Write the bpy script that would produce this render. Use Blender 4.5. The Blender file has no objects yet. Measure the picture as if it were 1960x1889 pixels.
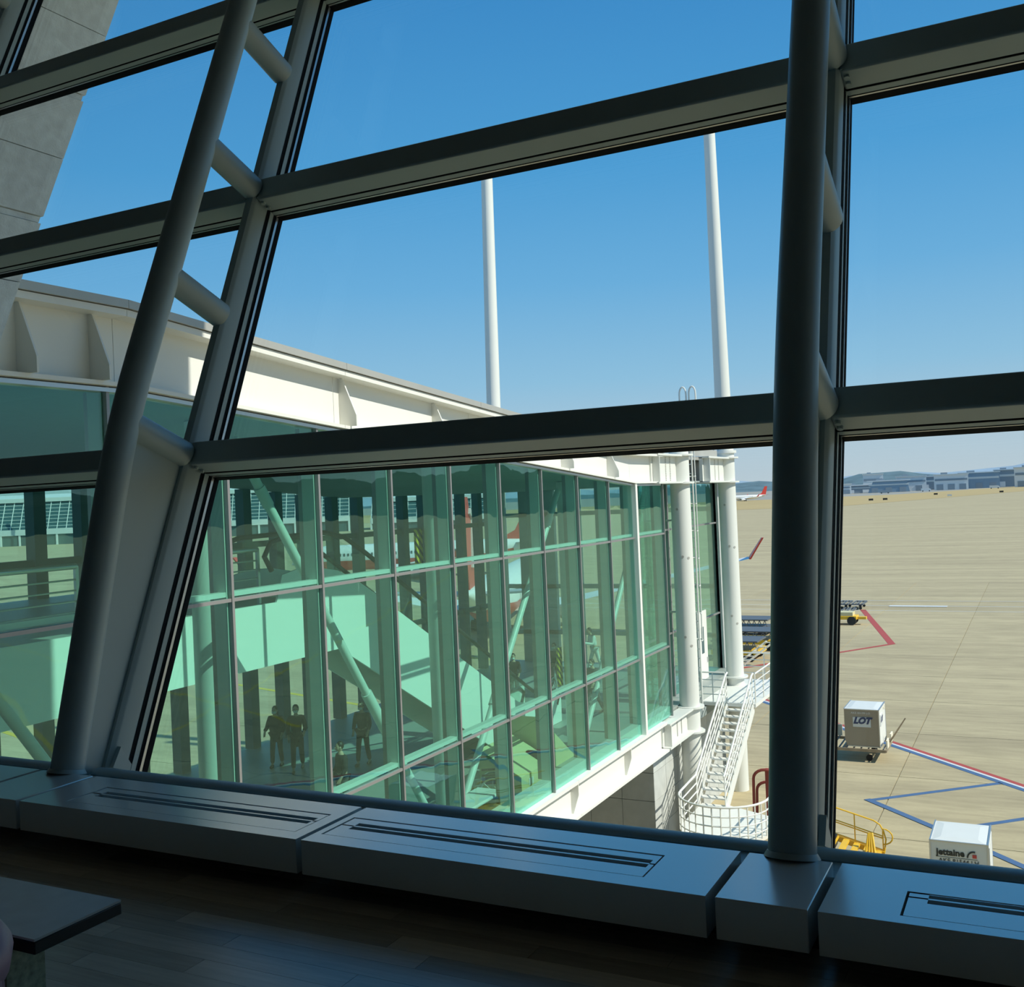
import bpy, math, random
from math import sin, cos, radians, pi, atan2, sqrt, tan
from mathutils import Vector, Matrix
random.seed(7)
sc = bpy.context.scene
C = sc.collection

# ------------------------------------------------------------------ camera, sky, sun, exposure
# World: X along the window wall (right), Y out through the glass, Z up; the eye is the origin.
FLOOR = -1.75      # lounge floor
GROUND = -11.7     # apron
f_px = 1980.0
roll = radians(2.52); psi = atan2(1009, 1980.0); pit = radians(0.29)
F0 = Vector((-sin(psi), cos(psi), 0)); R0 = Vector((cos(psi), sin(psi), 0)); ZU = Vector((0, 0, 1))
Fw = cos(pit)*F0 + sin(pit)*ZU
U0 = -sin(pit)*F0 + cos(pit)*ZU
Rc = cos(roll)*R0 - sin(roll)*U0
Uc = sin(roll)*R0 + cos(roll)*U0
cd = bpy.data.cameras.new('camera'); cam = bpy.data.objects.new('camera', cd); C.objects.link(cam)
cd.sensor_fit = 'HORIZONTAL'; cd.sensor_width = 36.0; cd.lens = 36.0*f_px/1960.0
cd.clip_start = 0.05; cd.clip_end = 20000
M = Matrix((Rc, Uc, -Fw)).transposed().to_4x4()
cam.matrix_world = M
sc.camera = cam

w = bpy.data.worlds.new('sky'); sc.world = w; w.use_nodes = True
nt = w.node_tree; nt.nodes.clear()
out = nt.nodes.new('ShaderNodeOutputWorld'); bg = nt.nodes.new('ShaderNodeBackground')
tc = nt.nodes.new('ShaderNodeTexCoord'); sep = nt.nodes.new('ShaderNodeSeparateXYZ'); rp = nt.nodes.new('ShaderNodeValToRGB')
nt.links.new(tc.outputs['Generated'], sep.inputs[0]); nt.links.new(sep.outputs['Z'], rp.inputs[0])
cr = rp.color_ramp
stops = [(0.0, (.43, .50, .55)), (0.04, (.38, .49, .57)), (0.11, (.235, .44, .61)), (0.20, (.128, .355, .60)),
         (0.30, (.068, .285, .555)), (0.44, (.042, .22, .49)), (1.0, (.040, .20, .46))]
cr.elements[0].position = stops[0][0]; cr.elements[0].color = (*stops[0][1], 1)
cr.elements[1].position = 1.0; cr.elements[1].color = (*stops[-1][1], 1)
for p, c in stops[1:-1]:
    e = cr.elements.new(p); e.color = (*c, 1)
nt.links.new(rp.outputs[0], bg.inputs['Color']); bg.inputs['Strength'].default_value = 1.0
nt.links.new(bg.outputs[0], out.inputs['Surface'])

sd = bpy.data.lights.new('sun', 'SUN'); sd.energy = 4.0; sd.angle = radians(0.53); sd.color = (1.0, .93, .80)
sun = bpy.data.objects.new('sun', sd); C.objects.link(sun)
SE = radians(43); SA = radians(1.0)
sdir = Vector((cos(SE)*cos(SA), cos(SE)*sin(SA), sin(SE)))
sun.location = (20, 30, 40); sun.rotation_euler = sdir.to_track_quat('Z', 'Y').to_euler()

sc.view_settings.view_transform = 'Standard'; sc.view_settings.look = 'None'
sc.view_settings.exposure = 0.40; sc.view_settings.gamma = 1.0; sc.view_settings.use_curve_mapping = False
try:
    sc.cycles.transparent_max_bounces = 40; sc.cycles.max_bounces = 10
    sc.cycles.sample_clamp_indirect = 6.0
except Exception:
    pass

# ------------------------------------------------------------------ materials
def mat(name, col, rough=.5, metal=0.0, noise=0.0, scale=4.0, stretch=(1, 1, 1), rnd=0.0, spec=.5, bump=0.0, bscale=60):
    m = bpy.data.materials.new(name); m.use_nodes = True
    n = m.node_tree; b = n.nodes['Principled BSDF']
    b.inputs['Roughness'].default_value = rough; b.inputs['Metallic'].default_value = metal
    b.inputs['Specular IOR Level'].default_value = spec
    c = (*col, 1)
    tcn = n.nodes.new('ShaderNodeTexCoord'); mp = n.nodes.new('ShaderNodeMapping')
    mp.inputs['Scale'].default_value = stretch
    n.links.new(tcn.outputs['Object'], mp.inputs['Vector'])
    nz = n.nodes.new('ShaderNodeTexNoise'); nz.inputs['Scale'].default_value = scale; nz.inputs['Detail'].default_value = 4
    n.links.new(mp.outputs[0], nz.inputs['Vector'])
    mr = n.nodes.new('ShaderNodeMapRange')
    a = max(noise, .02)
    mr.inputs['To Min'].default_value = 1-a; mr.inputs['To Max'].default_value = 1+a
    n.links.new(nz.outputs['Fac'], mr.inputs['Value'])
    fac = mr.outputs[0]
    if rnd > 0:
        oi = n.nodes.new('ShaderNodeObjectInfo'); m2 = n.nodes.new('ShaderNodeMapRange')
        m2.inputs['To Min'].default_value = 1-rnd; m2.inputs['To Max'].default_value = 1+rnd
        n.links.new(oi.outputs['Random'], m2.inputs['Value'])
        mu = n.nodes.new('ShaderNodeMath'); mu.operation = 'MULTIPLY'
        n.links.new(fac, mu.inputs[0]); n.links.new(m2.outputs[0], mu.inputs[1]); fac = mu.outputs[0]
    vm = n.nodes.new('ShaderNodeVectorMath'); vm.operation = 'SCALE'
    vm.inputs[0].default_value = col
    n.links.new(fac, vm.inputs['Scale']); n.links.new(vm.outputs[0], b.inputs['Base Color'])
    if bump > 0:
        n2 = n.nodes.new('ShaderNodeTexNoise'); n2.inputs['Scale'].default_value = bscale
        n.links.new(mp.outputs[0], n2.inputs['Vector'])
        bp = n.nodes.new('ShaderNodeBump'); bp.inputs['Strength'].default_value = bump; bp.inputs['Distance'].default_value = .01
        n.links.new(n2.outputs['Fac'], bp.inputs['Height']); n.links.new(bp.outputs[0], b.inputs['Normal'])
    return m

def glass(name, tint, refl=1.0, ior=1.5, wav=0.0, wscale=1.2, gcol=(.97, 1, .99)):
    m = bpy.data.materials.new(name); m.use_nodes = True
    n = m.node_tree; n.nodes.clear()
    o = n.nodes.new('ShaderNodeOutputMaterial'); mx = n.nodes.new('ShaderNodeMixShader')
    tr = n.nodes.new('ShaderNodeBsdfTransparent'); tr.inputs[0].default_value = (*tint, 1)
    gl = n.nodes.new('ShaderNodeBsdfGlossy'); gl.inputs['Roughness'].default_value = 0.0; gl.inputs[0].default_value = (*gcol, 1)
    # Schlick reflectance that is the same from both sides of the pane
    ge = n.nodes.new('ShaderNodeNewGeometry'); dt = n.nodes.new('ShaderNodeVectorMath'); dt.operation = 'DOT_PRODUCT'
    n.links.new(ge.outputs['Normal'], dt.inputs[0]); n.links.new(ge.outputs['Incoming'], dt.inputs[1])
    ab = n.nodes.new('ShaderNodeMath'); ab.operation = 'ABSOLUTE'; n.links.new(dt.outputs['Value'], ab.inputs[0])
    om = n.nodes.new('ShaderNodeMath'); om.operation = 'SUBTRACT'; om.inputs[0].default_value = 1.0; n.links.new(ab.outputs[0], om.inputs[1])
    pw_ = n.nodes.new('ShaderNodeMath'); pw_.operation = 'POWER'; pw_.inputs[1].default_value = 5.0; n.links.new(om.outputs[0], pw_.inputs[0])
    r0 = ((ior-1)/(ior+1))**2
    fr = n.nodes.new('ShaderNodeMath'); fr.operation = 'MULTIPLY_ADD'; fr.inputs[1].default_value = 1-r0; fr.inputs[2].default_value = r0
    n.links.new(pw_.outputs[0], fr.inputs[0])
    mu = n.nodes.new('ShaderNodeMath'); mu.operation = 'MULTIPLY'; mu.use_clamp = True; mu.inputs[1].default_value = refl
    n.links.new(fr.outputs[0], mu.inputs[0]); n.links.new(mu.outputs[0], mx.inputs[0])
    n.links.new(tr.outputs[0], mx.inputs[1]); n.links.new(gl.outputs[0], mx.inputs[2]); n.links.new(mx.outputs[0], o.inputs['Surface'])
    if wav > 0:
        tcn = n.nodes.new('ShaderNodeTexCoord'); nz = n.nodes.new('ShaderNodeTexNoise')
        oi = n.nodes.new('ShaderNodeObjectInfo'); va = n.nodes.new('ShaderNodeVectorMath'); va.operation = 'ADD'
        n.links.new(tcn.outputs['Object'], va.inputs[0]); n.links.new(oi.outputs['Location'], va.inputs[1])
        nz.inputs['Scale'].default_value = wscale; nz.inputs['Detail'].default_value = 1.5
        n.links.new(va.outputs[0], nz.inputs['Vector'])
        bp = n.nodes.new('ShaderNodeBump'); bp.inputs['Strength'].default_value = 1.0; bp.inputs['Distance'].default_value = wav
        n.links.new(nz.outputs['Fac'], bp.inputs['Height']); n.links.new(bp.outputs[0], gl.inputs['Normal'])
    return m

MT = dict(
    frame=mat('painted steel frame', (.37, .455, .465), .42, noise=.03),
    gasket=mat('black rubber gasket', (.007, .009, .012), .8, spec=.12),
    alu=mat('anodised aluminium', (.55, .57, .58), .3, .7),
    sill=mat('painted sill metal', (.86, .87, .85), .22, .35, noise=.03, spec=.8),
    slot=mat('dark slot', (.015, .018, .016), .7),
    plank=mat('wood plank', (.56, .49, .40), .27, noise=.25, scale=3, stretch=(1, 14, 1), rnd=.22, spec=.9),
    subfloor=mat('dark subfloor', (.03, .025, .02), .8),
    wall=mat('lounge wall', (.24, .25, .26), .8),
    ceil=mat('lounge ceiling', (.17, .18, .19), .8),
    table=mat('table laminate', (.55, .56, .55), .30, noise=.15, scale=14),
    edge=mat('black edge', (.008, .008, .009), .45),
    leg=mat('mottled green stone', (.34, .40, .28), .5, noise=.9, scale=55),
    mauve=mat('mauve leather', (.42, .25, .30), .5, noise=.06),
    stone=mat('granite cladding', (.62, .68, .70), .8, noise=.22, scale=9, rnd=.05, bump=.5, bscale=45),
    white=mat('white paint', (.78, .78, .73), .42, noise=.03, scale=1.5),
    white2=mat('white column paint', (.72, .73, .68), .40, noise=.04, scale=.8),
    coping=mat('grey coping', (.47, .46, .42), .45, .3, noise=.12, scale=1.2),
    mullion=mat('facade mullion', (.31, .30, .30), .4, .4),
    mulin=mat('pale inner mullion', (.62, .68, .64), .4),
    dark=mat('dark facade pier', (.075, .125, .130), .7),
    intfloor=mat('concourse floor', (.33, .36, .33), .42, noise=.1, scale=.8),
    soffit=mat('concourse soffit', (.27, .32, .32), .8, noise=.08),
    panel=mat('white escalator cladding', (.86, .88, .84), .45),
    rail=mat('rubber handrail', (.02, .022, .025), .4),
    steel=mat('brushed steel', (.55, .57, .57), .3, .8),
    step=mat('escalator step', (.12, .13, .13), .5, .5),
    tile=mat('grey wall tile', (.50, .52, .50), .75, noise=.18, scale=3, rnd=.08),
    yellow=mat('yellow paint', (.82, .50, .03), .45, noise=.08),
    yellow2=mat('pale yellow panel', (.66, .60, .34), .5),
    black=mat('black', (.012, .012, .013), .5),
    tyre=mat('tyre', (.02, .02, .02), .8),
    tan=mat('worn tan metal', (.34, .27, .18), .6, .2, noise=.5, scale=6),
    cream=mat('cream plate', (.80, .74, .58), .6, noise=.1),
    uldw=mat('container white', (.74, .75, .71), .5, noise=.05, scale=2),
    uldshade=mat('container shaded tan panel', (.34, .29, .215), .5, .1, noise=.08, scale=2),  # tan front panel, darkened in colour for the side away from the sun
    plate=mat('sign plate', (.66, .68, .66), .5),
    navy=mat('navy print', (.035, .05, .13), .5),
    ink=mat('dark print', (.03, .035, .03), .6),
    inkw=mat('white print', (.75, .76, .74), .6),
    redp=mat('red print', (.55, .06, .05), .5),
    linered=mat('red line paint', (.44, .075, .06), .7, noise=.2, scale=2),
    lineblue=mat('blue line paint', (.075, .145, .275), .7, noise=.2, scale=2),
    linewhite=mat('white line paint', (.66, .68, .66), .7, noise=.12, scale=2),
    lineyel=mat('yellow line paint', (.70, .50, .06), .7, noise=.15, scale=2),
    greyroll=mat('grey roller deck', (.16, .17, .18), .5, .4, noise=.2),
    planew=mat('aircraft white', (.80, .81, .80), .35),
    planer=mat('aircraft red', (.62, .06, .04), .35),
    planeg=mat('aircraft grey', (.45, .47, .48), .4),
    skin=mat('skin', (.55, .36, .26), .6),
    hair=mat('black hair', (.012, .010, .009), .5),
    coat=mat('black coat', (.016, .017, .020), .8),
    denim=mat('grey trousers', (.08, .09, .10), .8),
    shirt=mat('white shirt', (.72, .74, .72), .7),
    red=mat('red cloth', (.60, .03, .04), .7),
    hose=mat('dark red hose', (.28, .05, .04), .6),
    bld=mat('far building white', (.74, .76, .76), .7),
    bldg=mat('far building grey', (.26, .32, .37), .7),
    bldb=mat('far building blue', (.24, .34, .43), .6),
    farglass=mat('far terminal glass', (.06, .12, .13), .35),
    hill=mat('wooded hill', (.13, .20, .23), 1.0, noise=.35, scale=.02, spec=0),  # wood green with the blue of distance haze mixed in
    hillhaze=mat('far haze-blue ridge', (.30, .40, .49), 1.0, noise=.15, scale=.01, spec=0),  # air haze painted into the ridge colour as blue
    leafy=mat('near wooded hill', (.045, .085, .075), 1.0, noise=.5, scale=.03, spec=0),
    grass=mat('dry grass', (.47, .37, .20), 1.0, noise=.22, scale=.02, stretch=(.3, 3, 1), spec=0),
    taxi=mat('far taxiway', (.34, .33, .29), .95, noise=.15, scale=.01, stretch=(.2, 2, 1), spec=.1),
    gwin=glass('window glass', (.955, .975, .975), .8),
    gfac=glass('green facade glass', (.735, .94, .89), 1.3, 1.55, wav=.006, wscale=.9, gcol=(.74, .98, .90)),
    gesc=glass('balustrade glass', (.93, .97, .95), 1.0),
)
# apron concrete: pale slabs with long tyre-dark streaks across
def concrete():
    m = bpy.data.materials.new('apron concrete'); m.use_nodes = True
    n = m.node_tree; b = n.nodes['Principled BSDF']; b.inputs['Roughness'].default_value = .9
    b.inputs['Specular IOR Level'].default_value = .2
    g = n.nodes.new('ShaderNodeNewGeometry'); oi = n.nodes.new('ShaderNodeObjectInfo')
    def nz(sx, sy, scale, det):
        mp = n.nodes.new('ShaderNodeMapping'); mp.inputs['Scale'].default_value = (sx, sy, 1)
        t = n.nodes.new('ShaderNodeTexNoise'); t.inputs['Scale'].default_value = scale; t.inputs['Detail'].default_value = det
        n.links.new(g.outputs['Position'], mp.inputs['Vector']); n.links.new(mp.outputs[0], t.inputs['Vector']); return t
    a = nz(.10, 1.0, .35, 5); c = nz(.5, 2.5, 1.1, 6); d = nz(1, 1, 7, 3)
    r = n.nodes.new('ShaderNodeValToRGB'); e = r.color_ramp.elements
    e[0].position = .30; e[0].color = (.40, .332, .205, 1); e[1].position = .62; e[1].color = (.50, .418, .255, 1)
    n.links.new(a.outputs['Fac'], r.inputs[0])
    r2 = n.nodes.new('ShaderNodeMapRange'); r2.inputs['From Min'].default_value = .3; r2.inputs['From Max'].default_value = .6
    r2.inputs['To Min'].default_value = .86; r2.inputs['To Max'].default_value = 1.04
    n.links.new(c.outputs['Fac'], r2.inputs[0])
    r3 = n.nodes.new('ShaderNodeMapRange'); r3.inputs['To Min'].default_value = .93; r3.inputs['To Max'].default_value = 1.07
    n.links.new(d.outputs['Fac'], r3.inputs[0])
    r4 = n.nodes.new('ShaderNodeMapRange'); r4.inputs['To Min'].default_value = .975; r4.inputs['To Max'].default_value = 1.025
    n.links.new(oi.outputs['Random'], r4.inputs[0])
    m1 = n.nodes.new('ShaderNodeMath'); m1.operation = 'MULTIPLY'; n.links.new(r2.outputs[0], m1.inputs[0]); n.links.new(r3.outputs[0], m1.inputs[1])
    m2 = n.nodes.new('ShaderNodeMath'); m2.operation = 'MULTIPLY'; n.links.new(m1.outputs[0], m2.inputs[0]); n.links.new(r4.outputs[0], m2.inputs[1])
    v = n.nodes.new('ShaderNodeVectorMath'); v.operation = 'SCALE'; n.links.new(r.outputs[0], v.inputs[0]); n.links.new(m2.outputs[0], v.inputs['Scale'])
    n.links.new(v.outputs[0], b.inputs['Base Color'])
    return m
MT['concrete'] = concrete()
def hazard():
    m = mat('hazard stripes', (.75, .52, .05), .5); n = m.node_tree; b = n.nodes['Principled BSDF']
    for l in list(b.inputs['Base Color'].links): n.links.remove(l)
    t = n.nodes.new('ShaderNodeTexCoord'); wv = n.nodes.new('ShaderNodeTexWave'); wv.bands_direction = 'DIAGONAL'; wv.inputs['Scale'].default_value = 3.2
    r = n.nodes.new('ShaderNodeValToRGB'); r.color_ramp.interpolation = 'CONSTANT'
    r.color_ramp.elements[0].color = (.02, .02, .02, 1); r.color_ramp.elements[1].position = .5; r.color_ramp.elements[1].color = (.75, .52, .05, 1)
    n.links.new(t.outputs['Object'], wv.inputs[0]); n.links.new(wv.outputs['Fac'], r.inputs[0]); n.links.new(r.outputs[0], b.inputs['Base Color'])
    return m
MT['hazard'] = hazard()

# ------------------------------------------------------------------ mesh helpers
ORG = {}
class MB:
    def __init__(s): s.v = []; s.f = []
    def add(s, vs, fs):
        k = len(s.v); s.v += [Vector(p) for p in vs]; s.f += [tuple(i+k for i in q) for q in fs]; return s
    def box(s, x0, x1, y0, y1, z0, z1):
        vs = [(x0, y0, z0), (x1, y0, z0), (x1, y1, z0), (x0, y1, z0), (x0, y0, z1), (x1, y0, z1), (x1, y1, z1), (x0, y1, z1)]
        return s.add(vs, [(3, 2, 1, 0), (4, 5, 6, 7), (0, 1, 5, 4), (1, 2, 6, 5), (2, 3, 7, 6), (3, 0, 4, 7)])
    def bar(s, p0, p1, w, h, up=(0, 0, 1)):
        p0 = Vector(p0); p1 = Vector(p1); d = (p1-p0).normalized(); up = Vector(up)
        a = d.cross(up)
        if a.length < 1e-4: a = d.cross(Vector((1, 0, 0)))
        a.normalize(); b = a.cross(d).normalized(); a = a*w/2; b = b*h/2
        vs = [p0-a-b, p0+a-b, p0+a+b, p0-a+b, p1-a-b, p1+a-b, p1+a+b, p1-a+b]
        return s.add(vs, [(0, 1, 2, 3), (7, 6, 5, 4), (4, 5, 1, 0), (5, 6, 2, 1), (6, 7, 3, 2), (7, 4, 0, 3)])
    def prism(s, pts, ext):
        ext = Vector(ext); n = len(pts); P = [Vector(p) for p in pts]
        nrm = Vector((0, 0, 0))
        for i in range(n): nrm += P[i].cross(P[(i+1) % n])
        if nrm.dot(ext) > 0: P.reverse()
        return s.add(P+[p+ext for p in P], [tuple(range(n)), tuple(range(2*n-1, n-1, -1))]+[(i+n, (i+1) % n+n, (i+1) % n, i) for i in range(n)])
    def tube(s, pts, r, seg=12, r1=None, cap=True):
        P = [Vector(p) for p in pts]; n = len(P); rings = []
        t0 = (P[1]-P[0]).normalized(); ref = Vector((0, 0, 1)) if abs(t0.z) < .9 else Vector((1, 0, 0))
        a = t0.cross(ref).normalized(); k = len(s.v)
        for i in range(n):
            if i == 0: t = P[1]-P[0]
            elif i == n-1: t = P[-1]-P[-2]
            else: t = (P[i+1]-P[i]).normalized()+(P[i]-P[i-1]).normalized()
            t.normalize(); a = (a-t*a.dot(t)).normalized(); b = t.cross(a)
            rr = r if r1 is None else r+(r1-r)*i/(n-1)
            for j in range(seg):
                q = 2*pi*j/seg; s.v.append(P[i]+a*cos(q)*rr+b*sin(q)*rr)
        for i in range(n-1):
            for j in range(seg):
                j2 = (j+1) % seg; s.f.append((k+i*seg+j, k+i*seg+j2, k+(i+1)*seg+j2, k+(i+1)*seg+j))
        if cap:
            s.f.append(tuple(k+j for j in range(seg-1, -1, -1))); s.f.append(tuple(k+(n-1)*seg+j for j in range(seg)))
        return s
    def loft(s, rings, cap=True):
        k = len(s.v); seg = len(rings[0]); n = len(rings)
        for r in rings: s.v += [Vector(p) for p in r]
        for i in range(n-1):
            for j in range(seg):
                j2 = (j+1) % seg; s.f.append((k+i*seg+j, k+i*seg+j2, k+(i+1)*seg+j2, k+(i+1)*seg+j))
        if cap:
            s.f.append(tuple(k+j for j in range(seg-1, -1, -1))); s.f.append(tuple(k+(n-1)*seg+j for j in range(seg)))
        return s
    def ball(s, c, rx, ry, rz, seg=14, rg=8):
        c = Vector(c); rings = []
        for i in range(rg+1):
            th = pi*(i+.02)/(rg+.04); rings.append([c+Vector((rx*sin(th)*cos(2*pi*j/seg), ry*sin(th)*sin(2*pi*j/seg), -rz*cos(th))) for j in range(seg)])
        return s.loft(rings)

def obj(name, mb, m, parent=None, smooth=False, bevel=0.0, kind=None):
    c = Vector((0, 0, 0))
    lo = Vector([min(v[i] for v in mb.v) for i in range(3)]); hi = Vector([max(v[i] for v in mb.v) for i in range(3)])
    c = (lo+hi)/2
    me = bpy.data.meshes.new(name); me.from_pydata([tuple(v-c) for v in mb.v], [], mb.f); me.update()
    me.materials.append(MT[m] if isinstance(m, str) else m)
    o = bpy.data.objects.new(name, me); C.objects.link(o)
    if smooth:
        for p in me.polygons: p.use_smooth = True
        me.set_sharp_from_angle(angle=radians(38))
    if bevel:
        b = o.modifiers.new('bevel', 'BEVEL'); b.width = bevel; b.segments = 2; b.limit_method = 'ANGLE'
        for p in me.polygons: p.use_smooth = True
        me.set_sharp_from_angle(angle=radians(60))
    ORG[o.name] = c
    if parent is not None:
        o.parent = parent; o.location = c-ORG[parent.name]
    else: o.location = c
    if kind: o['kind'] = kind
    return o
def copy_at(src, delta, parent=None):
    o = src.copy(); C.objects.link(o); o.location = src.location+Vector(delta)
    if parent is not None: o.parent = parent
    ORG[o.name] = ORG[src.name]+Vector(delta)
    return o
def thing(name, label, cat, loc=(0, 0, 0), rot=None, group=None, local=False):
    o = bpy.data.objects.new(name, None); C.objects.link(o); o.location = loc; o.empty_display_size = .2
    if rot is not None: o.rotation_euler = rot
    if label: o['label'] = label
    if cat: o['category'] = cat
    if group: o['group'] = group
    ORG[o.name] = Vector((0, 0, 0)) if local else Vector(loc)
    return o
def struct(name, loc=(0, 0, 0)):
    o = thing(name, None, None, loc); o['kind'] = 'structure'; return o
def tag(o, label, cat, group=None):
    o['label'] = label; o['category'] = cat
    if group: o['group'] = group
    return o
def text(body, size, loc, rot, m, parent, name='lettering', shear=0.0, align='CENTER', ext=.004, sx=1.0, bold=0.0):
    cu = bpy.data.curves.new(name, 'FONT'); cu.body = body; cu.size = size; cu.align_x = align; cu.align_y = 'CENTER'
    cu.extrude = ext; cu.shear = shear; cu.offset = bold; cu.resolution_u = 3
    cu.materials.append(MT[m])
    o = bpy.data.objects.new(name, cu); C.objects.link(o)
    dg = bpy.context.evaluated_depsgraph_get(); me = bpy.data.meshes.new_from_object(o.evaluated_get(dg))
    bpy.data.objects.remove(o)
    o = bpy.data.objects.new(name, me); C.objects.link(o)
    if not me.materials: me.materials.append(MT[m])
    o.parent = parent; o.location = Vector(loc)-ORG[parent.name]; o.rotation_euler = rot; o.scale = (sx, 1, 1)
    ORG[o.name] = Vector(loc)
    return o

# ------------------------------------------------------------------ window wall frame of reference
AL = math.atan(.408); SV, CV = sin(AL), cos(AL)
def P(x, v, n): return Vector((x, 4.52+v*SV+n*CV, -1.52+v*CV-n*SV))   # v up the slope, n outward
COLS = [-13.695, -9.449, -5.203, -.957, 3.289, 7.535]
ROWS = [(-.14, 2.00), (2.17, 4.165), (4.355, 6.27), (6.45, 8.70)]

# ================================================================== SETTING
# ---- lounge shell
obj('wall_back', MB().box(-13.9, 7.9, -9.3, -9.0, FLOOR, 6.8), 'wall', kind='structure')
obj('wall_left', MB().prism([(-13.9, -9.0, FLOOR), (-13.9, 4.4, FLOOR), (-13.9, 7.9, 6.8), (-13.9, -9.0, 6.8)], (.12, 0, 0)), 'wall', kind='structure')
obj('wall_right', MB().prism([(7.7, -9.0, FLOOR), (7.7, 4.4, FLOOR), (7.7, 7.9, 6.8), (7.7, -9.0, 6.8)], (.2, 0, 0)), 'wall', kind='structure')
obj('ceiling', MB().box(-13.9, 7.9, -9.3, 7.95, 6.62, 6.9), 'ceil', kind='structure')
fl = obj('floor', MB().box(-13.9, 7.9, -9.3, 4.6, FLOOR-.25, FLOOR-.012), 'subfloor', kind='structure')
# planks: rows along X, butt joints staggered
pw, pl = .118, 1.22
proto = None; nrow = 0; y = 3.98
while y > 1.45:
    off = random.uniform(0, pl); x = -6.6-off
    while x < 1.0:
        if proto is None:
            proto = obj('plank', MB().box(x, x+pl-.002, y-pw+.0015, y, FLOOR-.012, FLOOR), 'plank', fl); src0 = Vector((x, y, 0))
        else: copy_at(proto, Vector((x, y, 0))-src0, fl)
        x += pl
    y -= pw
obj('plank_field', MB().box(-13.7, 7.6, -9.0, y, FLOOR-.012, FLOOR-.001).box(-13.7, -7.9, y, 3.98, FLOOR-.012, FLOOR-.001).box(2.2, 7.6, y, 3.98, FLOOR-.012, FLOOR-.001), 'plank', fl, kind='stuff')

# ---- canopy over the glass and terminal wall below it
obj('wall_canopy', MB().prism([(-30, 7.9, 6.65), (-30, 11.4, 8.3), (-30, 11.4, 8.75), (-30, 7.2, 7.1)], (62, 0, 0)), 'white', kind='structure')
obj('wall_terminal', MB().box(-30, 32, 4.2, 4.75, GROUND, FLOOR-.27), 'tile', kind='structure')

# ---- windows: every cell is pane + frame, with the transom above it
wn = 0
def frame_bar(mb, a, b, c, d): return mb.prism([a, b, c, d], Vector((0, 0, 0)))
for bi in range(5):
    xa, xb = COLS[bi]+.05, COLS[bi+1]-.05
    for ri, (va, vb) in enumerate(ROWS):
        wn += 1
        wr = struct('window_%d' % wn, P((xa+xb)/2, va, .2))
        # pane
        mb = MB(); mb.prism([P(xa, va-.04, .285), P(xb, va-.04, .285), P(xb, vb+.06, .285), P(xa, vb+.06, .285)], P(0, 0, .305)-P(0, 0, .285))
        obj('pane', mb, 'gwin', wr)
        def strip(mb, u0, u1, v0, v1, n0, n1):
            q = [P(u0, v0, n0), P(u1, v0, n0), P(u1, v1, n0), P(u0, v1, n0)]; return mb.prism(q, P(0, 0, n1)-P(0, 0, n0))
        # stepped frame: steel return, black gasket, aluminium bead, gasket at the glass
        st = MB(); gk = MB(); al = MB()
        for (w0, w1, n0, n1, tgt) in ((0, .003, .135, .165, gk), (0, .008, .165, .205, st), (0, .011, .205, .228, gk), (0, .018, .228, .252, al), (0, .022, .252, .285, gk)):
            strip(tgt, xa+w0, xa+w1, va, vb, n0, n1); strip(tgt, xb-w1, xb-w0, va, vb, n0, n1)
            strip(tgt, xa, xb, va, va+w1*.5, n0, n1)
        strip(gk, xa, xb, vb-.001, vb+.02, .165, .172); strip(st, xa, xb, vb-.002, vb+.02, .172, .212); strip(gk, xa, xb, vb-.003, vb+.02, .212, .219); strip(al, xa, xb, vb-.004, vb+.02, .219, .232); strip(gk, xa, xb, vb-.006, vb+.02, .232, .285)
        obj('frame_return', st, 'frame', wr); obj('gasket', gk, 'gasket', wr); obj('glazing_bead', al, 'alu', wr)
        # transom above the pane
        if ri < 3:
            v0, v1 = vb, ROWS[ri+1][0]
            tb = MB(); strip(tb, xa, xb, v0, v1, 0.0, .165)
            obj('transom', tb, 'frame', wr, bevel=.014)
            cp = MB(); strip(cp, xa, xb, v0+.02, v1-.02, .165, .315); obj('outer_cap', cp, 'gasket', wr)
            # end brackets
            bk = MB(); strip(bk, xa, xa+.012, v0+.01, v1-.01, .0, .13)
            for q in (.05, .11): bk.tube([P(xa+.03, v0-.001, q), P(xa+.03, v0-.018, q)], .016, 10)
            obj('bracket', bk, 'frame', wr, smooth=True)
        if ri == 0:
            # rounded bottom rail
            c0 = Vector((xa, 4.425, -1.545)); c1 = Vector((xb, 4.425, -1.545))
            rb = MB(); ring = lambda c: [c+Vector((0, .055*cos(q), .026*sin(q))) for q in [2*pi*j/16 for j in range(16)]]
            rb.loft([ring(c1), ring(c0)]); obj('bottom_rail', rb, 'frame', wr, smooth=True)
            lg = MB(); lg.prism([(xa-.05, 4.20, -1.553), (xa-.05, 4.44, -1.553), (xa-.05, 4.60, -1.66), (xa-.05, 4.90, -1.80), (xa-.05, 4.90, -1.86), (xa-.05, 4.20, -1.86)], (xb-xa+.1, 0, 0))
            obj('lower_ledge', lg, 'frame', wr)

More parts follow.
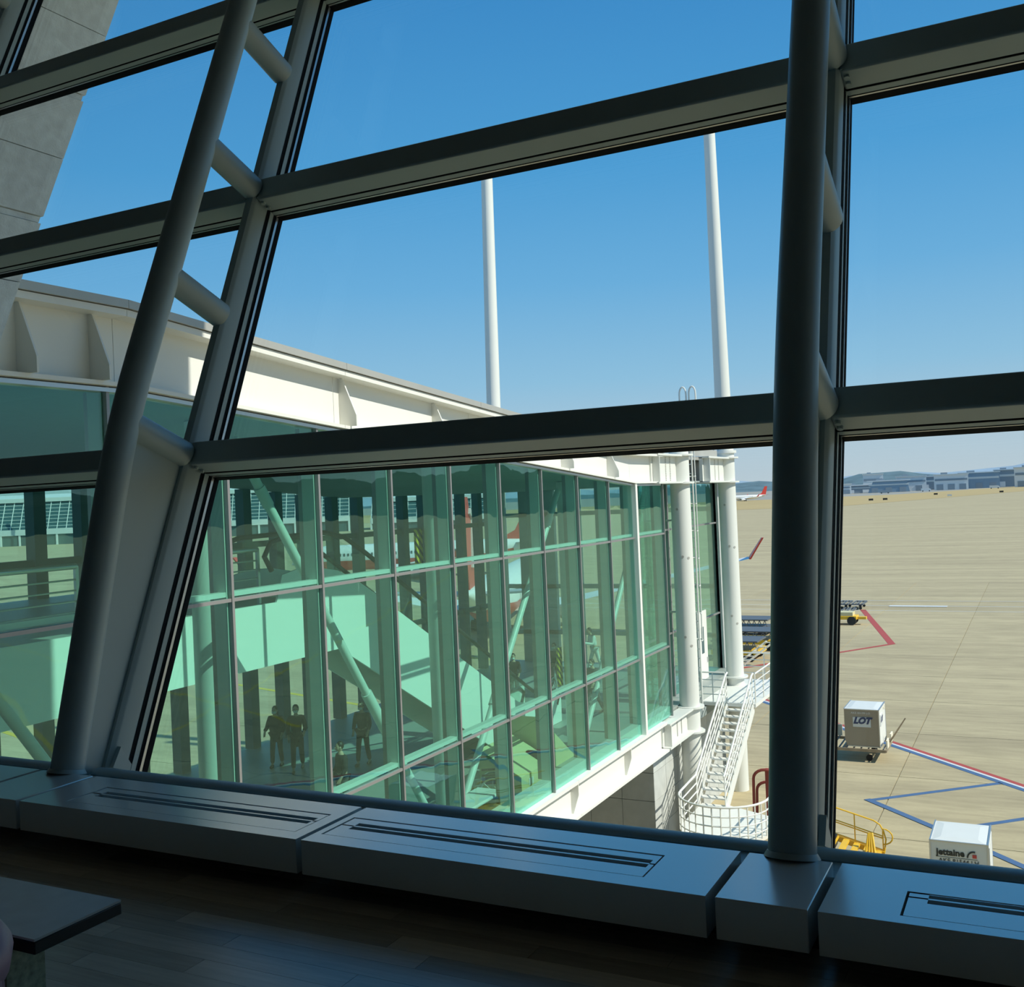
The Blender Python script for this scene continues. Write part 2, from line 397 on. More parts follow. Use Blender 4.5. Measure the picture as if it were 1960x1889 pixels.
# ---- exterior stone fin left of the concourse
fin = struct('wall_fin', (-10.5, 7.0, GROUND))
def fin_y(z): return 7.68+.417*(z-2.01)
zj = [GROUND+.02]
while zj[-1] < -1: zj.append(zj[-1]+.86)
zj = [z for z in zj if z < .7]+[.95, 1.83, 1.90, 2.70, 3.44, 3.52, 4.28, 5.08, 5.16, 6.02, 6.85, 6.93, 7.8, 8.3]
yb = 5.3
for i in range(len(zj)-1):
    z0, z1 = zj[i]+.006, zj[i+1]-.006
    if z1-z0 < .12: inset = .02
    else: inset = 0.0
    ya0, ya1 = max(yb+.4, fin_y(z0)), max(yb+.4, fin_y(z1))
    if z0 < -3: ya0 = ya1 = yb+.4
    mb = MB().prism([(-10.2-inset, max(yb, 5.05+.41*(z0+1.61)), z0), (-10.2-inset, ya0-inset, z0), (-10.2-inset, ya1-inset, z1), (-10.2-inset, max(yb, 5.05+.41*(z1+1.61)), z1)], (-.52+2*inset, 0, 0))
    obj('stone_panel', mb, 'stone', fin)
core = MB().prism([(-10.24, 5.3, GROUND), (-10.24, 5.65, GROUND), (-10.24, 5.65, -3), (-10.24, fin_y(-3)-.04, -3), (-10.24, fin_y(8.3)-.04, 8.3), (-10.24, 9.2, 8.3), (-10.24, 5.3, -1)], (-.44, 0, 0))
obj('fin_core', core, 'tile', fin)

# ---- apron, grass, far ground
ap = obj('ground_apron', MB().box(-700, 700, 4.0, 980, GROUND-.5, GROUND-.03), 'concrete', kind='structure')
S = 7.6; x0j = -5.45; proto = None
for j in range(0, 14):
    for i in range(-5, 6):
        xx = x0j+i*S; yy = 20.6+j*S
        if proto is None:
            proto = obj('concrete_slab', MB().box(xx+.02, xx+S-.02, yy+.02, yy+S-.02, GROUND-.03, GROUND), 'concrete', ap); s0 = Vector((xx, yy, 0))
        else: copy_at(proto, Vector((xx, yy, 0))-s0, ap)
xa, xb, ya, yb2 = x0j-5*S, x0j+6*S, 20.6, 20.6+14*S
obj('concrete_field', MB().box(-700, xa, 4.0, 980, GROUND-.03, GROUND).box(xb, 700, 4.0, 980, GROUND-.03, GROUND).box(xa, xb, 4.8, ya, GROUND-.03, GROUND).box(xa, xb, yb2, 980, GROUND-.03, GROUND), 'concrete', ap, kind='stuff')
gg = GROUND+.05
obj('ground_grass', MB().add([(-900, 545, gg), (-190, 560, gg), (-93, 575, gg), (-11, 905, gg), (70, 1240, gg), (70, 1700, gg), (-16, 1391, gg), (-120, 1010, gg), (-300, 990, gg), (-900, 960, gg)], [(0, 1, 8, 9), (1, 2, 7, 8), (2, 3, 6, 7), (3, 4, 5, 6)]), 'grass', kind='structure')
obj('ground_far', MB().box(-9000, 9000, 980, 9000, GROUND-1, GROUND-.03).box(-9000, -700, -500, 980, GROUND-1, GROUND-.03).box(700, 9000, -500, 980, GROUND-1, GROUND-.03), 'taxi', kind='structure')

def line(name, pts, wd, m, z=.006):
    mb = MB()
    for a, b in zip(pts[:-1], pts[1:]):
        mb.bar((a[0], a[1], GROUND+z), (b[0], b[1], GROUND+z), wd, .008)
    return obj(name, mb, m, ap)
# red / white / blue service-lane edge
d = Vector((5.297, -5.561, 0)).normalized(); nn = Vector((d.y, -d.x, 0))
A0 = Vector((-6.284, 49.01, 0))-d*14; A1 = Vector((-6.284, 49.01, 0))+d*26
for nm, m, o, wd in (('red_line', 'linered', 0, .26), ('white_line', 'linewhite', .20, .15), ('blue_line', 'lineblue', .40, .26)):
    q0 = A0+nn*o; q1 = A1+nn*o; line(nm, [q0, q1], wd, m)
line('blue_line', [(-1.787, 43.60), (-6.068, 39.813)], .24, 'lineblue')
line('blue_line', [(-6.16, 39.92), (-3.602, 37.308), (-1.4, 34.95), (2.5, 30.7)], .27, 'lineblue', .016)
line('blue_line', [(-2.6, 37.75), (-.9, 39.3), (2.5, 42.4)], .24, 'lineblue')
line('red_line', [(-15.02, 99.9), (-9.955, 78.861)], .5, 'linered')
line('red_line', [(-9.9, 78.95), (-13.057, 74.051), (-24, 57.1)], .34, 'linered', .016)
for yy in (108.3, 103.9, 99.9): line('white_line', [(-120, yy+.4), (120, yy-1.6)], .14, 'linewhite')
line('white_line', [(-13.1, 103.1), (-8.0, 103.0)], .9, 'linewhite', .03)
for k in range(4): line('yellow_line', [(-120, 60+k*14.), (-26, 30+k*17.)], .35, 'lineyel')
line('yellow_line', [(14, 30), (90, 75)], .3, 'lineyel'); line('yellow_line', [(14, 44), (140, 96)], .3, 'lineyel'); line('yellow_line', [(20, 40), (60, 140)], .3, 'lineyel')

# ---- hills
def ridge(name, az0, az1, d, prof, m, depth=500, kind='structure', n=90):
    mb = MB(); rows = []
    for k in range(4):
        row = []
        for i in range(n+1):
            t = i/n; az = radians(az0+(az1-az0)*t)
            h = prof(az0+(az1-az0)*t)
            rr = d+depth*k/3; hh = h*(0, 1, .85, 0)[k] if k != 1 else h
            if k == 0: rr = d-depth*.25; hh = 0
            row.append((rr*sin(az), rr*cos(az), GROUND-2+max(0, hh)))
        rows.append(row)
    W_ = n+1; vs = [p for r in rows for p in r]
    fs = [(k*W_+i, k*W_+i+1, (k+1)*W_+i+1, (k+1)*W_+i) for k in range(3) for i in range(n)]
    mb.add(vs, fs); return obj(name, mb, m, kind=kind, smooth=True)
def wob(a, *fs): return sum(A*sin(a*fr+ph) for A, fr, ph in fs)
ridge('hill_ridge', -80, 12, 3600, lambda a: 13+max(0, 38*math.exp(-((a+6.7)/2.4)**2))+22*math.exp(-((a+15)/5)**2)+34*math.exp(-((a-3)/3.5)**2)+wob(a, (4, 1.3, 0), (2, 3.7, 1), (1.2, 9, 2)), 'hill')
ridge('hill_far_ridge', -60, 40, 7800, lambda a: 60+70*math.exp(-((a-4)/7)**2)+wob(a, (12, .7, .4), (6, 2.1, 1), (3, 6, 0)), 'hillhaze')
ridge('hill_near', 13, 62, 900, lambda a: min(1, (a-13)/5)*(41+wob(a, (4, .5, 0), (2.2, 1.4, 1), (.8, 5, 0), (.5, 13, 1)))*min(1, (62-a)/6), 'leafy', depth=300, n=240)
# ---- distant haze is painted as blue into the two farther ridges

# ================================================================== LOUNGE THINGS
# ---- tubular steel window columns
CL = {-13.695: 'tubular steel window column hidden beyond the far-left stone fin',
      -9.449: 'grey window column at the top left corner before the stone fin',
      -5.203: 'leaning grey tubular window column with slanted rungs, left of the wide middle window',
      -.957: 'dark leaning tubular window column standing right of the white outside stair',
      3.289: 'tubular window column past the right edge of the view', 7.535: 'last tubular window column beside the right wall'}
for cx_ in COLS:
    t = thing('window_column', CL[cx_], 'column', (cx_, 4.25, -1.495), group='window columns')
    base = P(cx_, -.085, -.262); kn = P(cx_, 2.02, -.565); top = P(cx_, 8.6, -.565)
    pts = [base]
    kk = [base.lerp(kn, .78), None, None, kn.lerp(top, .075)]
    for q in range(7):
        u = q/6; pts.append((1-u)**2*kk[0]+2*u*(1-u)*kn+u*u*kk[3])
    pts.append(top)
    tb = obj('tube', MB().tube(pts, .097, 32), 'frame', t, smooth=True)
    obj('base_collar', MB().tube([base+Vector((0, -.005, -.006)), base+Vector((0, 0, .016))], .114, 32, .1), 'frame', tb, smooth=True)
    ml = MB()
    # mullion: rounded rectangle section swept up the slope
    sec = []
    for (sx, sn, a0) in ((.032, .018, 0), (-.032, .018, 90), (-.032, -.0, 180), (.032, 0, 270)): pass
    pr = [(-.05, .14), (-.05, .015), (-.044, .002), (-.03, -.018), (.03, -.018), (.044, .002), (.05, .015), (.05, .14)]
    ml.loft([[P(cx_+a, -.1, b) for a, b in pr], [P(cx_+a, 8.7, b) for a, b in pr]])
    obj('mullion', ml, 'frame', t, smooth=True)
    obj('outer_cap', MB().loft([[P(cx_+a, -.1, b) for a, b in ((-.05, .14), (.05, .14), (.05, .315), (-.05, .315))], [P(cx_+a, 8.7, b) for a, b in ((-.05, .14), (.05, .14), (.05, .315), (-.05, .315))]]), 'gasket', t)
    for vv in (2.07, 3.165, 4.26, 5.355, 6.45, 7.5):
        r_ = .092
        br = obj('brace', MB().tube([P(cx_, vv, -.55), P(cx_, vv, -.05), P(cx_, vv, -.012)], r_, 28), 'frame', t, smooth=True)
    # web plate between tube and mullion below the first brace
    obj('web_plate', MB().prism([P(cx_-.006, -.1, -.2), P(cx_-.006, 2.03, -.5), P(cx_-.006, 2.03, .0), P(cx_-.006, -.1, .0)], (.012, 0, 0)), 'frame', t)
    obj('foot_gusset', MB().prism([P(cx_+.05, -.02, .0), P(cx_+.05, .11, .02), P(cx_+.05, .02, .14), P(cx_+.05, -.02, .14)], (.03, 0, 0)), 'frame', t)

# ---- window-sill units
SZ = -1.495
def sill_unit(x0, x1, label, grille=None, end_l=False):
    t = thing('sill_unit', label, 'window sill', ((x0+x1)/2, 3.95, FLOOR), group='sill units along the window')
    if grille:
        g0, g1, y0, y1 = grille
        b = MB()
        # top built around the grille opening
        b.box(x0, x1, 3.70, y0, SZ-.155, SZ); b.box(x0, x1, y1, 4.21, SZ-.155, SZ)
        b.box(x0, g0, y0, y1, SZ-.155, SZ); b.box(g1, x1, y0, y1, SZ-.155, SZ)
        obj('body', b, 'sill', t)
        gp = MB(); e = .009
        s = [(y0+e, 3.908), (3.946, 3.958), (3.996, y1-e)]
        gx0, gx1 = g0+.075, g1-.03
        for a, c in s: gp.box(g0+e, g1-e, a, c, SZ-.025, SZ-.002)
        gp.box(g0+e, gx0, 3.908, 3.996, SZ-.025, SZ-.002); gp.box(gx1, g1-e, 3.908, 3.996, SZ-.025, SZ-.002)
        obj('grille_panel', gp, 'sill', t)
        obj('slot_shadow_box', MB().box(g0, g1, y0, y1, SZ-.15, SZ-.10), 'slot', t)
    else:
        obj('body', MB().box(x0, x1, 3.70, 4.21, SZ-.155, SZ), 'sill', t, bevel=.004)
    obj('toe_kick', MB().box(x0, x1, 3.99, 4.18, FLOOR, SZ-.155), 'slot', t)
    return t
sill_unit(-7.05, -5.40, 'grey sill unit at the far left, left of the left column', (-6.9, -5.6, 3.79, 4.05))
sill_unit(-5.37, -4.945, 'short plain sill block under the left column')
sill_unit(-4.915, -3.06, 'long grey sill unit with slot grille just right of the left column', (-4.66, -3.13, 3.785, 4.06))
sill_unit(-3.03, -1.16, 'long grey sill unit with slot grille in the middle, left of the dark column block', (-2.995, -1.435, 3.80, 4.06))
sill_unit(-1.125, -.79, 'short plain sill block under the dark right column')
sill_unit(-.755, 1.35, 'long grey sill unit with slot grille at the right edge', (-.49, 1.2, 3.765, 4.0))
sill_unit(1.38, 3.05, 'sill unit past the right edge of the view')

# ---- table and the mauve chair at the lower left
t = thing('table', 'dark square table with black edge at lower left', 'table', (-2.56, 1.82, FLOOR))
tx0, tx1, ty0, ty1 = -2.95, -2.200, 1.681, 1.95
ty0 = 1.681; ty1 = 1.945
obj('table_top', MB().box(tx0, tx1, ty0, ty1, -1.016, -1.010), 'table', t)
obj('edge_band', MB().box(tx0-.001, tx1+.001, ty0-.001, ty1+.001, -1.048, -1.0165), 'edge', t, bevel=.003)
obj('pedestal', MB().box(-2.62, -2.318, 1.69, 1.80, FLOOR+.02, -1.048), 'leg', t)
obj('foot_plate', MB().box(-2.75, -2.26, 1.70, 1.93, FLOOR, FLOOR+.02), 'edge', t)
# tub chair whose padded arm just enters the view
t = thing('tub_chair', 'mauve padded tub chair, its rounded arm end in front of the dark table', 'chair', (-2.52, 1.36, FLOOR))
cc = Vector((-2.445, 1.33, 0)); arc = []
for q in range(15):
    a = radians(35+q*(230/14)); arc.append(cc+Vector((.40*cos(a+radians(-15)), .30*sin(a+radians(-15)), -.985)))
bk = MB(); rings = []
n_ = len(arc)
for i, p in enumerate(arc):
    tdir = (arc[min(i+1, n_-1)]-arc[max(i-1, 0)]).normalized(); nr = Vector((-tdir.y, tdir.x, 0))
    k = 1.0
    if i == 0 or i == n_-1: k = .25
    elif i == 1 or i == n_-2: k = .86
    rings.append([p+nr*(.048*k*cos(u))+Vector((0, 0, .062*k*sin(u))) for u in [2*pi*j/16 for j in range(16)]])
bk.loft(rings); obj('arm_roll', bk, 'mauve', t, smooth=True)
bs = MB()
for i in range(n_-1):
    a, b = arc[i], arc[i+1]; bs.bar(a+Vector((0, 0, -.20)), b+Vector((0, 0, -.20)), .05, .34)
obj('backrest', bs, 'mauve', t, smooth=True)
obj('seat', MB().ball((cc.x, cc.y, -1.30), .36, .27, .09), 'mauve', t, smooth=True)
for sx in (-1, 1):
    for sy in (-1, 1): obj('leg', MB().tube([(cc.x+sx*.22, cc.y+sy*.17, -1.32), (cc.x+sx*.27, cc.y+sy*.21, FLOOR)], .02, 10, .013), 'edge', t, smooth=True)

# ================================================================== CONCOURSE BUILDING
FX, BX = -10.85, -21.6
def zt(y): return 2.72-.0775*max(0, min(y, 29.2)-9.9)
def za(y): return 1.70-.0730*max(0, min(y, 29.2)-9.9)
cb = thing('concourse_building', 'long green-glass concourse with white sloping fascia beyond the window', 'building', (-16, 20, GROUND))
MY = [5.29+2.19*k for k in range(12)]            # mullion lines 5.29 ... 29.38
MY[-1] = 29.2
MYE = MY+[31.9]
ZB, ZC = -1.33, -4.96; ZD = -7.2
def pane(y0, y1, zl0, zl1, zu0, zu1, X=FX, m='gfac', name='pane'):
    return obj(name, MB().prism([(X-.01, y0, zl0), (X-.01, y1, zl1), (X-.01, y1, zu1), (X-.01, y0, zu0)], (.02, 0, 0)), m, cb)
for y0, y1 in zip(MYE[:-1], MYE[1:]):
    a, b = y0+.02, y1-.02
    pane(a, b, ZB+.02, ZB+.02, za(a)-.02, za(b)-.02); pane(a, b, ZC+.02, ZC+.02, ZB-.02, ZB-.02); pane(a, b, ZD+.02, ZD+.02, ZC-.02, ZC-.02)
    for zz in (ZB, ZC):
        tr = obj('transom', MB().box(FX-.03, FX+.05, y0+.03, y1-.03, zz-.026, zz+.026), 'mullion', cb)
        obj('inner_rail', MB().box(FX-.20, FX-.04, y0+.04, y1-.04, zz+.045, zz+.12), 'mulin', tr)
    obj('sill_ledge', MB().box(FX-.30, FX-.03, y0+.04, y1-.04, ZD, ZD+.30), 'mulin', cb)
for y0 in MYE:
    post = abs(y0-29.2) < .01
    wdt = .16 if post else .05
    mm = obj('mullion', MB().box(FX-.02, FX+(.14 if post else .06), y0-wdt/2, y0+wdt/2, ZD, za(y0)), 'white' if post else 'mullion', cb)
    obj('inner_fin', MB().box(FX-.28, FX-.03, y0-.045, y0-.015, ZD+.3, za(y0)-.05), 'mulin', mm)
    obj('inner_column', MB().box(FX-.40, FX-.03, y0+.0, y0+.05, ZD+.3, za(y0)-.05), 'mullion', mm)
# fascia web, flanges, coping, stiffener fins
YS = [5.2, 9.9, 14.7, 19.5, 24.3, 29.2, 31.6]
for y0, y1 in zip(YS[:-1], YS[1:]):
    obj('fascia_panel', MB().prism([(FX-.12, y0+.004, za(y0)), (FX-.12, y1-.004, za(y1)), (FX-.12, y1-.004, zt(y1)), (FX-.12, y0+.004, zt(y0))], (.06, 0, 0)), 'white', cb)
    for nm, dz0, dz1, fn, xo, m in (('top_flange', -.09, .0, zt, .22, 'white'), ('coping', .012, .125, zt, .26, 'coping'), ('drip_rail', .0, .055, za, .17, 'white'), ('lower_trim', -.075, -.02, za, .09, 'alu')):
        obj(nm, MB().prism([(FX-.12, y0+.003, fn(y0)+dz0), (FX-.12, y1-.003, fn(y1)+dz0), (FX-.12, y1-.003, fn(y1)+dz1), (FX-.12, y0+.003, fn(y0)+dz1)], (.12+xo, 0, 0)), m, cb)
for y0 in (8.42, 9.50, 14.86, 17.98, 21.1, 24.25, 27.4):
    a, b = za(y0)+.055, zt(y0)-.09; h = b-a
    obj('stiffener_fin', MB().prism([(FX-.06, y0, a), (FX+.30, y0, a), (FX+.30, y0, a+.22*h), (FX+.02, y0, b), (FX-.06, y0, b)], (0, .03, 0)), 'white', cb)
# roof and soffit
for y0, y1 in zip(YS[:-1]+[31.6], YS[1:]+[41.2]):
    obj('roof_slab', MB().prism([(BX, y0, zt(y0)-.12), (BX, y1, zt(y1)-.12), (BX, y1, zt(y1)+.0), (BX, y0, zt(y0)+.0)], (FX-.13-BX, 0, 0)), 'coping', cb)
    obj('soffit', MB().prism([(BX, y0, za(y0)+.0), (BX, y1, za(y1)+.0), (BX, y1, za(y1)+.06), (BX, y0, za(y0)+.06)], (FX-.13-BX, 0, 0)), 'soffit', cb)
# lower girder below the glass
for y0, y1 in zip([5.2, 12, 18, 24.], [12, 18, 24., 31.0]):
    obj('girder_web', MB().box(FX-.12, FX-.06, y0+.004, y1-.004, -8.05, ZD-.08), 'white', cb)
    obj('girder_top_flange', MB().box(FX-.3, FX+.16, y0+.004, y1-.004, ZD-.09, ZD), 'white', cb)
    obj('girder_bottom_flange', MB().box(FX-.3, FX+.20, y0+.004, y1-.004, -8.12, -8.05), 'white', cb)
for y0 in (8.2, 12.1, 16., 20.1, 23.95, 27.75):
    obj('stiffener_fin', MB().prism([(FX-.06, y0, ZD-.09), (FX+.16, y0, ZD-.09), (FX+.16, y0, ZD-.35), (FX+.0, y0, -8.05), (FX-.06, y0, -8.05)], (0, .03, 0)), 'white', cb)
obj('floor_slab', MB().box(BX, FX-.31, 5.2, 41.2, -7.75, ZD), 'intfloor', cb)
obj('underside', MB().box(BX, FX-.13, 5.2, 41.2, -8.05, -7.76), 'soffit', cb)
obj('upper_floor', MB().box(BX, -15.3, 5.2, 18.4, -2.2, -1.9), 'intfloor', cb)
obj('upper_floor_edge', MB().box(-15.29, -14.02, 5.2, 17.6, -2.2, -1.9), 'intfloor', cb)
# far glazed side and glazed end
FYS = [5.29+1.46*k for k in range(25)]
for i, y0 in enumerate(FYS):
    wd = .52 if i % 3 == 0 else .34
    obj('dark_pier', MB().box(BX-.1, BX+.22, y0-wd/2, y0+wd/2, ZD, za(y0)), 'dark', cb)
for y0, y1 in zip(FYS[::3][:-1], FYS[::3][1:]):
    obj('pane', MB().prism([(BX-.1, y0, ZD), (BX-.1, y1, ZD), (BX-.1, y1, za(y1)), (BX-.1, y0, za(y0))], (.02, 0, 0)), 'gesc', cb)
for zz in (-1.05, -4.6): obj('far_transom', MB().box(BX-.05, BX+.12, 5.3, 41, zz-.09, zz+.09), 'dark', cb)
EXS = [BX+1.22*k for k in range(9)]
for i, x in enumerate(EXS):
    obj('dark_pier', MB().box(x-.24, x+.24, 41.0, 41.25, ZD, .29), 'tile', cb)
for zz in (-.75, -3.9, -5.9): obj('end_transom', MB().box(BX, -11.8, 41.0, 41.2, zz-.09, zz+.09), 'tile', cb)
obj('pane', MB().box(BX, -11.8, 41.21, 41.23, ZD, .29), 'gesc', cb)
# recessed end bay between the two big pipe columns
RX = -11.75
obj('return_wall', MB().box(RX, FX-.03, 31.92, 31.98, ZD, .29), 'gfac', cb)
for y0, y1 in ((32.1, 34.9), (35.0, 37.6), (37.7, 41.0)):
    for z0, z1 in ((ZD, ZC), (ZC, ZB), (ZB, .29)):
        obj('pane', MB().box(RX-.01, RX+.01, y0+.03, y1-.03, z0+.02, z1-.02), 'gfac', cb)
        obj('transom', MB().box(RX-.04, RX+.05, y0, y1, z1-.03, z1+.03), 'mullion', cb)
for y0 in (32.05, 34.95, 37.65, 41.05): obj('mullion', MB().box(RX-.15, RX+.06, y0-.05, y0+.05, ZD, .29), 'mullion', cb)
obj('end_fascia', MB().box(RX-.2, RX, 31.6, 41.2, .29, 1.22), 'white', cb)
# white service door in the recess
dr = obj('service_door', MB().box(RX+.06, RX+.10, 37.75, 38.9, -7.55, -4.6), 'white', cb)
obj('door_window', MB().box(RX+.10, RX+.11, 38.15, 38.45, -6.2, -5.2), 'dark', dr); obj('door_handle', MB().box(RX+.10, RX+.15, 38.75, 38.8, -6.6, -6.4), 'steel', dr)
# inner columns and diagonal struts
CYS = [5.56, 12.83, 20.07, 27.36, 34.6]
for y0 in CYS:
    obj('round_column', MB().tube([(-12.2, y0, ZD), (-12.2, y0, za(y0))], .27, 24), 'mulin', cb, smooth=True)
for ya_, yb_ in ((5.56, 12.83), (12.83, 20.07), (27.36, 20.07), (34.6, 27.36)):
    a = Vector((-12.2, ya_+(.75 if yb_ > ya_ else -.55), za(ya_)-.25)); b = Vector((-12.2, yb_-(.6 if yb_ > ya_ else -.6), ZD+.1))
    s_ = obj('strut', MB().tube([a, a.lerp(b, .04), a.lerp(b, .08), a.lerp(b, .55), a.lerp(b, .92), b], .085, 14), 'mulin', cb, smooth=True)
    obj('strut_sleeve', MB().tube([a.lerp(b, .60), a.lerp(b, .72)], .115, 14).tube([a.lerp(b, .10), a.lerp(b, .14)], .105, 14), 'mulin', s_, smooth=True)
for y0, z0, z1 in ((20.0, -1.6, -.55), (27.3, -5.6, -4.3)):
    obj('hazard_board', MB().box(-12.56, -12.50, y0-.30, y0-.04, z0+.15, z1-.05), 'hazard', cb)

# ---- escalator
es = thing('escalator', 'escalator with white side cladding and black handrails inside the glass concourse', 'escalator', (-14.6, 20, ZD))
def ez(y, a=0): return -1.9 if y < 18.4 else -1.9-.553*(y-18.4)   # step line
sl = .553
for X in (-14.0, -15.25):
    pts = [(X, 8.0, -3.15), (X, 18.65, -3.15), (X, 25.95, ZD+.01), (X, 30.2, ZD+.01), (X, 30.2, -6.1), (X, 28.0, -6.2), (X, 27.2, -6.0), (X, 20.1, -2.07), (X, 19.4, -1.70), (X, 18.7, -1.42), (X, 18.0, -1.30), (X, 17.3, -1.28), (X, 16.8, -1.36), (X, 16.6, -1.9), (X, 8.0, -1.9)]
    obj('side_cladding', MB().prism(pts, (.05 if X > -15 else -.05, 0, 0)), 'panel', es)
    xx = X+.03
    hr = [(xx, 16.5, -1.25), (xx, 16.3, -.95), (xx, 16.5, -.68), (xx, 17.0, -.58), (xx, 18.3, -.56), (xx, 19.0, -.69), (xx, 19.8, -1.10), (xx, 28.2, -5.86), (xx, 28.9, -6.10), (xx, 29.8, -6.12), (xx, 30.1, -6.3), (xx, 29.9, -6.6)]
    obj('handrail', MB().tube(hr, .055, 10), 'rail', es, smooth=True)
    obj('balustrade', MB().prism([(X+.02, 17.0, -1.3), (X+.02, 18.3, -1.32), (X+.02, 19.8, -1.9), (X+.02, 28.2, -6.5), (X+.02, 29.8, -6.6), (X+.02, 29.8, -6.15), (X+.02, 28.4, -6.0), (X+.02, 19.8, -1.15), (X+.02, 18.4, -.62), (X+.02, 17.0, -.62)], (.015, 0, 0)), 'gesc', es)
pr = None
for k in range(24):
    y0 = 18.4+k*.40; z0 = -1.9-.221*k
    if pr is None: pr = obj('step', MB().box(-15.15, -14.1, y0, y0+.42, z0-.23, z0), 'step', es)
    else: copy_at(pr, (0, .40*k, -.221*k), es)

# ---- guard rails on the upper floor
def guard(label, X, y0, y1, z, n, h=1.1, grp='upper floor guard rails'):
    t = thing('guard_rail', label, 'railing', (X, (y0+y1)/2, z), group=grp)
    for i in range(n):
        yy = y0+(y1-y0)*i/(n-1); obj('post', MB().box(X-.03, X+.03, yy-.03, yy+.03, z, z+h), 'steel', t)
    obj('top_rail', MB().tube([(X, y0, z+h), (X, y1, z+h)], .05, 10), 'steel', t, smooth=True)
    for k in range(5): obj('bar', MB().tube([(X, y0, z+.16+k*.18), (X, y1, z+.16+k*.18)], .016, 8), 'steel', t)
    return t
guard('steel guard rail on the upper floor left of the escalator head', -14.15, 12.6, 16.3, -1.9, 4)
guard('steel guard rail on the upper floor seen left of the leaning column', -14.3, 6.2, 12.0, -1.9, 4)
t = thing('control_kiosk', 'dark grey kiosk with yellow sign behind the upper guard rail', 'kiosk', (-15.2, 13.6, -1.9))
obj('cabinet', MB().box(-15.0, -14.5, 13.1, 14.6, -1.9, -1.15), 'black', t); obj('sign', MB().box(-14.49, -14.47, 12.7, 13.9, -1.12, -.98), 'yellow', t)
obj('desk_top', MB().box(-15.1, -14.4, 13.9, 15.6, -1.15, -1.08), 'plate', t)

# ---- big pipe columns, masts
def pipe_column(label, x, y, ztop, rt, zb=GROUND, rings=True, lean=(0, 0)):
    t = thing('mast_column', label, 'column', (x, y, zb), group='white mast columns')
    obj('shaft', MB().tube([(x, y, zb), (x, y, 1.45)], .335, 36), 'white2', t, smooth=True)
    if ztop > 2:
        sh = MB(); rings_ = []
        for k in range(11):
            u = k/10; z = 1.45+(ztop-1.45)*u; r = .31+(rt-.31)*u
            # fluted: 20 shallow ribs
            rings_.append([(x+lean[0]*u+(r*(1+.035*(j % 2)))*cos(2*pi*j/40), y+lean[1]*u+(r*(1+.035*(j % 2)))*sin(2*pi*j/40), z) for j in range(40)])
        sh.loft(rings_); mo = obj('mast', sh, 'white2', t, smooth=True)
        obj('mast_cap', MB().tube([(x+lean[0], y+lean[1], ztop), (x+lean[0], y+lean[1], ztop+.12)], rt*1.15, 24), 'white2', mo, smooth=True)
        obj('collar', MB().tube([(x, y, 1.40), (x, y, 1.50)], .42, 32), 'white2', mo, smooth=True)
    if rings:
        for z in (1.22, .28, -7.28, -8.1): obj('ring_plate', MB().tube([(x, y, z-.03), (x, y, z+.03)], .49, 36), 'white2', t, smooth=True)
    return t
c1 = pipe_column('thick white pipe column beside the ladder at the end of the concourse', -10.85, 33.85, 1.45, .3)
c2 = pipe_column('tall white mast column rising above the stair landing, right of the ladder', -10.85, 39.75, 15.6, .20, lean=(-.05, -.1))
c3 = pipe_column('white mast standing behind the concourse roof, left of the ladder', -21.35, 40.4, 15.6, .235, rings=False, lean=(.22, 0))
# brackets that tie girders to the pipe columns
def bracket(root, y0, y1, z0, z1):
    b = obj('bracket_web', MB().box(-10.98, -10.86, y0, y1, z0, z1), 'white2', root)
    for z in (z0, z1): obj('bracket_flange', MB().box(-11.1, -10.60, y0, y1, z-.03, z+.03), 'white2', root)
    bl = MB()
    for yy in (y0+.55*(y1-y0), y0+.72*(y1-y0)):
        for k in range(14): bl.tube([(-10.86, yy, z0+.08+k*(z1-z0-.16)/13), (-10.835, yy, z0+.08+k*(z1-z0-.16)/13)], .02, 6)
    obj('bolt_rows', bl, 'coping', b, kind='stuff')
    obj('end_stiffener', MB().box(-10.85, -10.62, y0+.15, y0+.19, z0, z1), 'white2', root)
for c_, x_, y_ in ((c1, -10.85, 33.85), (c2, -10.85, 39.75)):
    for z_, q in ((-2.2, -75), (-2.25, -40), (-4.9, -80), (-5.2, -45), (-.6, -95)):
        qa = radians(q); dv = Vector((cos(qa), sin(qa), 0)); obj('drain_hole', MB().tube([Vector((x_, y_, z_))+dv*.33, Vector((x_, y_, z_))+dv*.342], .045, 10), 'coping', c_)
bracket(c1, 31.0, 33.6, .30, 1.2); bracket(c1, 31.0, 33.6, -8.05, -7.3)
bracket(c2, 36.6, 39.5, .30, 1.2)

# ---- caged ladder
t = thing('caged_ladder', 'white caged ladder running up between the two thick white columns', 'ladder', (-10.3, 35.2, -7.6))
LY, LX0, LX1 = 34.75, -11.02, -10.68
for xx in (LX0, LX1):
    hp = [(xx, LY, -7.6), (xx, LY, 3.35)]+[(xx+.12-.12*cos(a), LY, 3.35+.26*sin(a)) for a in [pi*k/8 for k in range(1, 8)]]+[(xx+.24, LY, 3.35), (xx+.24, LY, 2.3)]
    obj('stringer', MB().tube(hp, .03, 8), 'white2', t, smooth=True)
pr = None
for k in range(32):
    z = -7.4+k*.32
    if pr is None: pr = obj('rung', MB().tube([(LX0, LY, z), (LX1, LY, z)], .016, 8), 'white2', t)
    else: copy_at(pr, (0, 0, .32*k), t)
LC = (LX0+LX1)/2
for k in range(8):
    z = -5.2+k*.95; hp = [(LC-.24*cos(a), LY+.5*sin(a), z) for a in [pi*q/10 for q in range(11)]]
    obj('cage_hoop', MB().tube(hp, .022, 6), 'white2', t)
